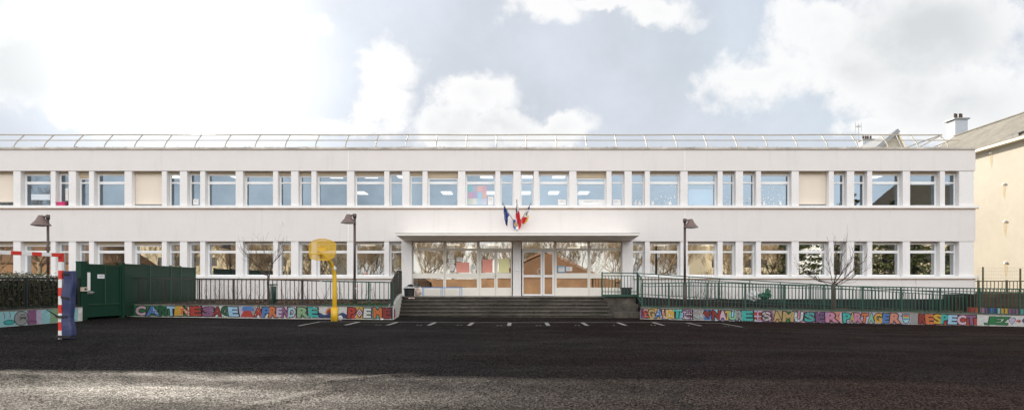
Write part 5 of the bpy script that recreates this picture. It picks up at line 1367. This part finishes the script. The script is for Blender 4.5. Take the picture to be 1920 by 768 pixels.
t = thing('tv_aerial', P(1609, 266, YH - 1.3), 'thin television aerial on a mast beside the far chimney pots', 'aerial')
b = MB(); o = P(1609.5, 266, YH - 1.3); tp = P(1609.5, 232, YH - 1.3); b.tube([o, tp], .03, 6); b.build('mast', M['grey'], t)
b = MB()
for k, dz in ((1, -.35), (-1, -.35), (1, -.2), (-1, -.2)): b.tube([tp + Vector((0, 0, dz)), tp + Vector((.28 * k, 0, dz + .08))], .014, 4)
for k in (-1, 1):
    b.tube([tp + Vector((.28 * k, 0, -.75)), tp + Vector((.28 * k, 0, .12))], .014, 4)
b.tube([tp + Vector((-.28, 0, -.3)), tp + Vector((.28, 0, -.3))], .02, 4); b.tube([tp + Vector((0, -.5, -.25)), tp + Vector((0, .5, -.2))], .02, 4); b.build('antenna_head', M['grey'], t)

# ------------------------------------------------------------------ BARE TREES (beyond the roof, and across the yard where the panes mirror them)
def bare_tree_mesh(h, seed, m, depth=4, spread=.7, tw=.011):
    rnd = random.Random(seed)
    tb = MB(); tb.tube([(0, 0, -.3), (.05, .03, h * .14), (-.04, .02, h * .28)], [h * .022, h * .018, h * .016], 9)
    cb = MB()
    for k in range(7):
        a = k * 2.4 + rnd.uniform(-.4, .4); z = h * (.16 + .03 * k)
        d = Vector((math.cos(a) * .9, math.sin(a) * .9, rnd.uniform(.35, 1.6)))
        branch(cb, (-.04, .02, min(z, h * .28)), d, h * rnd.uniform(.20, .33), h * .008, depth, rnd, spread, .18, (2, 4) if depth > 4 else (2, 3), 0, tw, 5, 4, .74)
    return tb, cb
PROT = {}
def bare_tree(x, y, h, seed, label, group=None, m='bark_sun', depth=4, z=0):
    key = (round(h), seed, m)
    if key in PROT: return dup(PROT[key], (x, y, z), label, group)
    t = thing('bare_tree', (x, y, z), label, 'tree', group); tb, cb = bare_tree_mesh(h, seed, m, depth)
    for bb in (tb, cb): bb.mx = None; bb.v = [v + Vector((x, y, z)) for v in bb.v]
    tb.build('trunk', M[m], t, True); cb.build('crown', M[m], t); PROT[key] = t; return t
for px, Y, h, sd, lab in ((1040, 60, 11.6, 71, 'bare treetop showing just above the roof edge right of the flags'), (505, 58, 10.9, 72, 'bare treetop showing just above the roof edge at the left'), (1757, 54, 10.3, 73, 'bare treetop behind the roof railing beside the white chimney'), (1846, 60, 12.4, 74, 'bare twigs showing just above the grey tiled roof')):
    bare_tree(PX(px, Y), Y, h, sd, lab, None, 'twig', 4)
# across the yard (behind the camera), seen mirrored in the panes
MG = 'bare trees mirrored in the windows'
_r = random.Random(3)
spots = [(-58, -8, 13, 81), (-49, -4, 13, 82), (-62, -14, 12, 82)]
for k_ in range(36): spots.append((-46 + k_ * 2.35 + _r.uniform(-.8, .8), (-12, -20, -27)[k_ % 3] - _r.uniform(0, 4), _r.choice((8, 9)), (83, 84, 85, 86)[k_ % 4]))
spots = [q for q in spots if not (-5 < q[0] < 11 and q[1] > -19.5)]
for i, (x, y, h, sd) in enumerate(spots): bare_tree(x, y, h, sd, 'bare winter tree across the yard mirrored in the school windows', MG, 'bark_sun', 5)
rb = random.Random(44); b = MB()
for _ in range(2600):
    x = rb.uniform(-44, 52); y = rb.uniform(-34, -29.5); hh_ = (2.6 + 1.6 * mnoise.noise((x * .16, 0, 5)) + rb.uniform(-.6, 1.2)) * .85
    p = Vector((x, y, -.3)); d = Vector((rb.uniform(-.5, .5), rb.uniform(-.2, .2), 1))
    for k in range(3):
        pts = [p]
        dd = d + Vector((rb.uniform(-.35, .35), 0, 0)); n_ = 4
        for i in range(n_): dd = dd + Vector((rb.uniform(-.16, .16), rb.uniform(-.1, .1), 0)); pts.append(pts[-1] + dd.normalized() * hh_ / n_)
        b.tube(pts, [.03, .024, .018, .012, .006], 3, 0 if k else 1, cap=False)
tag(b.build('shrubbery', [M['bark_sun'], mat('ochre_scrub', (.26, .19, .07), .9, .3, 3)]), 'belt of ochre winter scrub across the yard mirrored in the ground floor panes', 'scrub', kind='stuff')
def evergreen(x, y, h, w, seed, label, group):
    rnd = random.Random(seed); t = thing('evergreen_tree', (x, y, 0), label, 'tree', group)
    b = MB(); b.tube([(x, y, -.3), (x, y, h * .9)], [h * .022, .04], 8); b.build('trunk', M['bark'], t, True)
    b = MB()
    for k in range(46):
        f = (k + .5) / 46; z = h * (.12 + .86 * f); a = k * 2.4; L_ = w * (1 - f) ** .7 * rnd.uniform(.6, 1.15) + .3
        d = Vector((math.cos(a), math.sin(a), .12))
        for j in range(70):
            q = rnd.random() ** .6; p = Vector((x, y, z)) + d * L_ * q + Vector((rnd.gauss(0, .16), rnd.gauss(0, .16), rnd.gauss(0, .14) - .25 * q * q)) * (.4 + L_ * .3)
            leafquad(b, p, rnd.uniform(.13, .29))
    b.build('crown', M['needle'], t); return t
for i, (x, y, h, w) in enumerate(((31, -10, 9.3, 3.3), (36, -8, 11.3, 3.6), (41.5, -9, 11.0, 3.6), (46, -13, 9.4, 3.4), (51, -12, 9, 3.0), (39, -17, 10, 4))):
    evergreen(x, y, h, w, 90 + i, 'dark evergreen tree across the yard mirrored in the right windows', 'evergreens mirrored in the windows')
def back_house(name, label, x0, x1, y0, y1, zw, zr_, mw, mr, win=True):
    t = thing(name, ((x0 + x1) / 2, y1, 0), label, 'house')
    b = MB(); b.box(x0, x1, y0, y1, -1, zw); b.build('wall', M[mw], t)
    xm, ym_ = (x0 + x1) / 2, (y0 + y1) / 2; hip = (y1 - y0) / 2
    b = MB(); o = .4; A_ = [(x0 - o, y0 - o, zw), (x1 + o, y0 - o, zw), (x1 + o, y1 + o, zw), (x0 - o, y1 + o, zw)]
    r0, r1 = (min(x0 + hip, xm), ym_, zr_), (max(x1 - hip, xm), ym_, zr_)
    b.add(A_ + [r0, r1], [(0, 1, 5, 4), (1, 2, 5), (2, 3, 4, 5), (3, 0, 4), (3, 2, 1, 0)]); b.build('roof', M[mr], t)
    if win:
        n = int((x1 - x0) / 2.6)
        for s in range(max(1, int(zw / 3))):
            b = MB()
            for i in range(n): xw = x0 + 1 + i * (x1 - x0 - 1) / n; b.box(xw, xw + 1.1, y1 - .02, y1 + .03, 1.0 + 3 * s, 2.3 + 3 * s)
            b.build('window', M['fardark'], t)
    return t
t = thing('gable_house', (3, -9, 0), 'house with brown shingled gable across the yard mirrored in the main door', 'house')
b = MB(); pr = [(-3.6, -1), (9.6, -1), (9.6, 1.9), (3, 4.9), (-3.6, 1.9)]; k = 5
b.add([(x, -9, z) for x, z in pr] + [(x, -18, z) for x, z in pr], [tuple(range(k)), tuple(range(k, 2 * k))[::-1]] + [(i, (i + 1) % k, k + (i + 1) % k, k + i) for i in range(k)]); b.build('wall', M['orange_tile'], t)
b = MB()
for sx in (-1, 1): b.bar((3 + sx * .02, -8.9, 5.02), (3 + sx * 7.2, -8.9, 1.72), .5, .1)
b.build('verge', mat('orange_verge', (.30, .13, .06), .8, .2, 3), t)
back_house('apartment_block', 'cream apartment block across the yard mirrored in the left windows', -62, -28, -46, -34, 9, 10.5, 'farcream', 'dark_tile')
back_house('dark_roofed_house', 'house with large dark roof across the yard mirrored in the upper right windows', 44, 66, -30, -18, 7, 14.5, 'farcream', 'dark_tile')
back_house('apartment_block', 'cream building with dark roof across the yard mirrored behind the evergreens', 30, 44, -52, -42, 8.5, 10, 'farcream', 'dark_tile')
back_house('terracotta_house', 'house with red tiled roof across the yard mirrored in the leftmost windows', -84, -54, -40, -26, 4.2, 9.0, 'brick', 'orange_tile', True)
b = MB(); b.box(-40, 50, -8.2, -8, -.6, 1.9); tag(b.build('brick_wall', M['brick']), 'long brick garden wall across the yard mirrored low in the ground floor panes', 'wall')

# ------------------------------------------------------------------ SKY
w = bpy.data.worlds.new('World'); scn.world = w; w.use_nodes = True
n, l = w.node_tree.nodes, w.node_tree.links
bg = n['Background']; bg.inputs['Strength'].default_value = .10
sky = n.new('ShaderNodeTexSky'); sky.sky_type = 'NISHITA'; sky.sun_disc = False
sky.sun_elevation = SUN_EL; sky.sun_rotation = -SUN_AZ
sky.air_density = 1.0; sky.dust_density = 1.6; sky.ozone_density = 1.5; sky.altitude = 60
tc = n.new('ShaderNodeTexCoord'); DIR = tc.outputs['Generated']
def math_(op, a, b_=None, c=None, clamp=False):
    x = n.new('ShaderNodeMath'); x.operation = op; x.use_clamp = clamp
    for i, v in enumerate((a, b_, c)):
        if v is None: continue
        if isinstance(v, (int, float)): x.inputs[i].default_value = v
        else: l.new(v, x.inputs[i])
    return x.outputs[0]
def vmath(op, a, b_=None):
    x = n.new('ShaderNodeVectorMath'); x.operation = op
    for i, v in enumerate((a, b_)):
        if v is None: continue
        if isinstance(v, (tuple, Vector)): x.inputs[i].default_value = v
        else: l.new(v, x.inputs[i])
    return x
def smooth(v, a, b_, c=0, d=1, kind='SMOOTHSTEP'):
    x = n.new('ShaderNodeMapRange'); x.interpolation_type = kind
    for i, q in enumerate((a, b_, c, d)): x.inputs[i + 1].default_value = q
    l.new(v, x.inputs[0]); return x.outputs[0]
def mixc(f, a, b_):
    x = n.new('ShaderNodeMix'); x.data_type = 'RGBA'
    if isinstance(f, (int, float)): x.inputs[0].default_value = f
    else: l.new(f, x.inputs[0])
    for k, v in ((6, a), (7, b_)):
        if isinstance(v, tuple): x.inputs[k].default_value = (*v, 1)
        else: l.new(v, x.inputs[k])
    return x.outputs[2]
sep = n.new('ShaderNodeSeparateXYZ'); l.new(DIR, sep.inputs[0])
front = math_('GREATER_THAN', sep.outputs['Y'], .05)
yy2 = math_('MAXIMUM', sep.outputs['Y'], .05)
uu = math_('DIVIDE', sep.outputs['X'], yy2); vv = math_('DIVIDE', sep.outputs['Z'], yy2)
cmb = n.new('ShaderNodeCombineXYZ'); l.new(uu, cmb.inputs[0]); l.new(vv, cmb.inputs[1])
UV = cmb.outputs[0]
# each cumulus: centre and half-axes in tangents of azimuth and elevation, plus its greyness inside
CL = [(30, 125, 125, 100, 1.5), (160, 205, 120, 38, .4), (555, 42, 66, 30, .1), (725, 140, 62, 52, .15), (705, 200, 70, 45, .2), (640, 238, 140, 30, .5), (890, 190, 92, 55, .35), (920, 245, 150, 40, .6), (1070, 232, 48, 36, .25),
      (1020, 18, 80, 38, .2), (1235, 22, 85, 34, .2), (1130, 2, 90, 18, .2), (1450, 140, 120, 55, .3), (1600, 120, 200, 90, .5), (1740, 60, 230, 110, .95), (1800, 180, 220, 90, .6), (1640, 225, 110, 30, .3), (1540, 60, 120, 60, .3)]
wn = n.new('ShaderNodeTexNoise'); wn.noise_dimensions = '3D'; wn.inputs['Scale'].default_value = 9; wn.inputs['Detail'].default_value = 9; wn.inputs['Roughness'].default_value = .58
l.new(DIR, wn.inputs['Vector'])
wn2 = n.new('ShaderNodeTexNoise'); wn2.inputs['Scale'].default_value = 3.0; wn2.inputs['Detail'].default_value = 8; wn2.inputs['Roughness'].default_value = .6; l.new(DIR, wn2.inputs['Vector'])
warp = vmath('MULTIPLY', vmath('SUBTRACT', wn.outputs['Color'], (.5, .5, .5)).outputs[0], (.13, .13, 0)).outputs[0]
UVW = vmath('ADD', UV, warp).outputs[0]
field = None; grey = None
for cx_, cy_, a, c, gk in CL:
    q = vmath('MULTIPLY', vmath('SUBTRACT', UVW, ((cx_ - VX) / F, (HY - cy_) / F, 0)).outputs[0], (F / a, F / c, 0))
    ln_ = vmath('LENGTH', q.outputs[0]).outputs['Value']
    d = math_('SUBTRACT', 1.15, ln_)
    field = d if field is None else math_('MAXIMUM', field, d)
    gd = math_('MULTIPLY', math_('SUBTRACT', 1.0, ln_, clamp=True), gk)
    grey = gd if grey is None else math_('MAXIMUM', grey, gd)
wn3 = n.new('ShaderNodeTexNoise'); wn3.inputs['Scale'].default_value = 26; wn3.inputs['Detail'].default_value = 8; wn3.inputs['Roughness'].default_value = .62; l.new(DIR, wn3.inputs['Vector'])
field = math_('ADD', field, math_('ADD', math_('MULTIPLY', math_('SUBTRACT', wn.outputs['Fac'], .5), 1.9), math_('MULTIPLY', math_('SUBTRACT', wn3.outputs['Fac'], .5), 1.25)))
fmask = math_('MULTIPLY', smooth(field, -.10, .56), front)
# bright broken band added to the unseen sky behind the viewer, lighting the facade
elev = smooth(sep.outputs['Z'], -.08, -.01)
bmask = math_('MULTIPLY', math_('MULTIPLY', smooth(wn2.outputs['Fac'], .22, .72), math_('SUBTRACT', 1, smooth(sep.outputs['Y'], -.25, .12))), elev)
# sky: thin high veil lightens the blue
sd = vmath('DOT_PRODUCT', vmath('NORMALIZE', DIR).outputs[0], tuple(SUN_DIR)).outputs['Value']
glow = math_('POWER', math_('MAXIMUM', sd, 0), 85); glow2 = math_('POWER', math_('MAXIMUM', sd, 0), 26)
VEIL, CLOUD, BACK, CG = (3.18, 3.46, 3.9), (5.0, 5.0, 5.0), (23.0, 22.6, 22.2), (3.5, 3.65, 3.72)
veil = vmath('SCALE', VEIL); veil.inputs[0].default_value = VEIL; l.new(smooth(math_('ADD', wn2.outputs['Fac'], math_('MULTIPLY', math_('SUBTRACT', wn.outputs['Fac'], .5), .3)), .3, .75, .93, 1.16), veil.inputs['Scale'])
s0 = mixc(.90, vmath('MINIMUM', sky.outputs[0], (4.2, 4.2, 4.2)).outputs[0], veil.outputs[0])
ccol = mixc(smooth(math_('ADD', grey, math_('MULTIPLY', math_('SUBTRACT', wn.outputs['Fac'], .5), .9)), .06, .85), CLOUD, CG)
s1 = mixc(math_('MULTIPLY', fmask, .94), s0, ccol)
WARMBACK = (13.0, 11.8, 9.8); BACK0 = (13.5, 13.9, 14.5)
bmask = math_('MULTIPLY', bmask, smooth(sep.outputs['Z'], .45, .80, 1, .12))  # added brightness fades overhead, so the facade gains more than the ground
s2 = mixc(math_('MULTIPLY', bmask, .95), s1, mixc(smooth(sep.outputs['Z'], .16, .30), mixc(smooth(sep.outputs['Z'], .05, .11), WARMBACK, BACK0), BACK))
gl_ = vmath('SCALE', (1.0, .98, .95)); gl_.inputs[0].default_value = (1.0, .98, .95)
l.new(math_('ADD', math_('MULTIPLY', glow, 3.3), math_('MULTIPLY', glow2, .5)), gl_.inputs['Scale'])
s3 = vmath('ADD', s2, gl_.outputs[0]).outputs[0]
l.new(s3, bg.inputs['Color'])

sl = bpy.data.lights.new('sun', 'SUN'); sl.energy = 5.0; sl.angle = R(.5); sl.color = (1, .90, .76)
so = bpy.data.objects.new('sun', sl); COL.objects.link(so); so.rotation_euler = (-SUN_DIR).to_track_quat('-Z', 'Y').to_euler(); so.location = (-20, 40, 30)

# ------------------------------------------------------------------ CAMERA AND OUTPUT
cd = bpy.data.cameras.new('camera'); co = bpy.data.objects.new('camera', cd); COL.objects.link(co)
co.location = (0, 0, EYE); co.rotation_euler = (R(90), 0, 0)
cd.sensor_fit = 'HORIZONTAL'; cd.sensor_width = 36; cd.lens = 36 * F / 1920
cd.shift_x = (960 - VX) / 1920; cd.shift_y = (HY - 384) / 1920
cd.clip_start = .1; cd.clip_end = 3000
scn.camera = co
scn.view_settings.view_transform = 'Standard'; scn.view_settings.look = 'None'; scn.view_settings.exposure = 1.0; scn.view_settings.gamma = 1; scn.view_settings.use_curve_mapping = False
scn.cycles.max_bounces = 8; scn.cycles.transparent_max_bounces = 12; scn.cycles.glossy_bounces = 4; scn.cycles.diffuse_bounces = 4
scn.cycles.sample_clamp_indirect = 6
scn.cycles.use_denoising = True
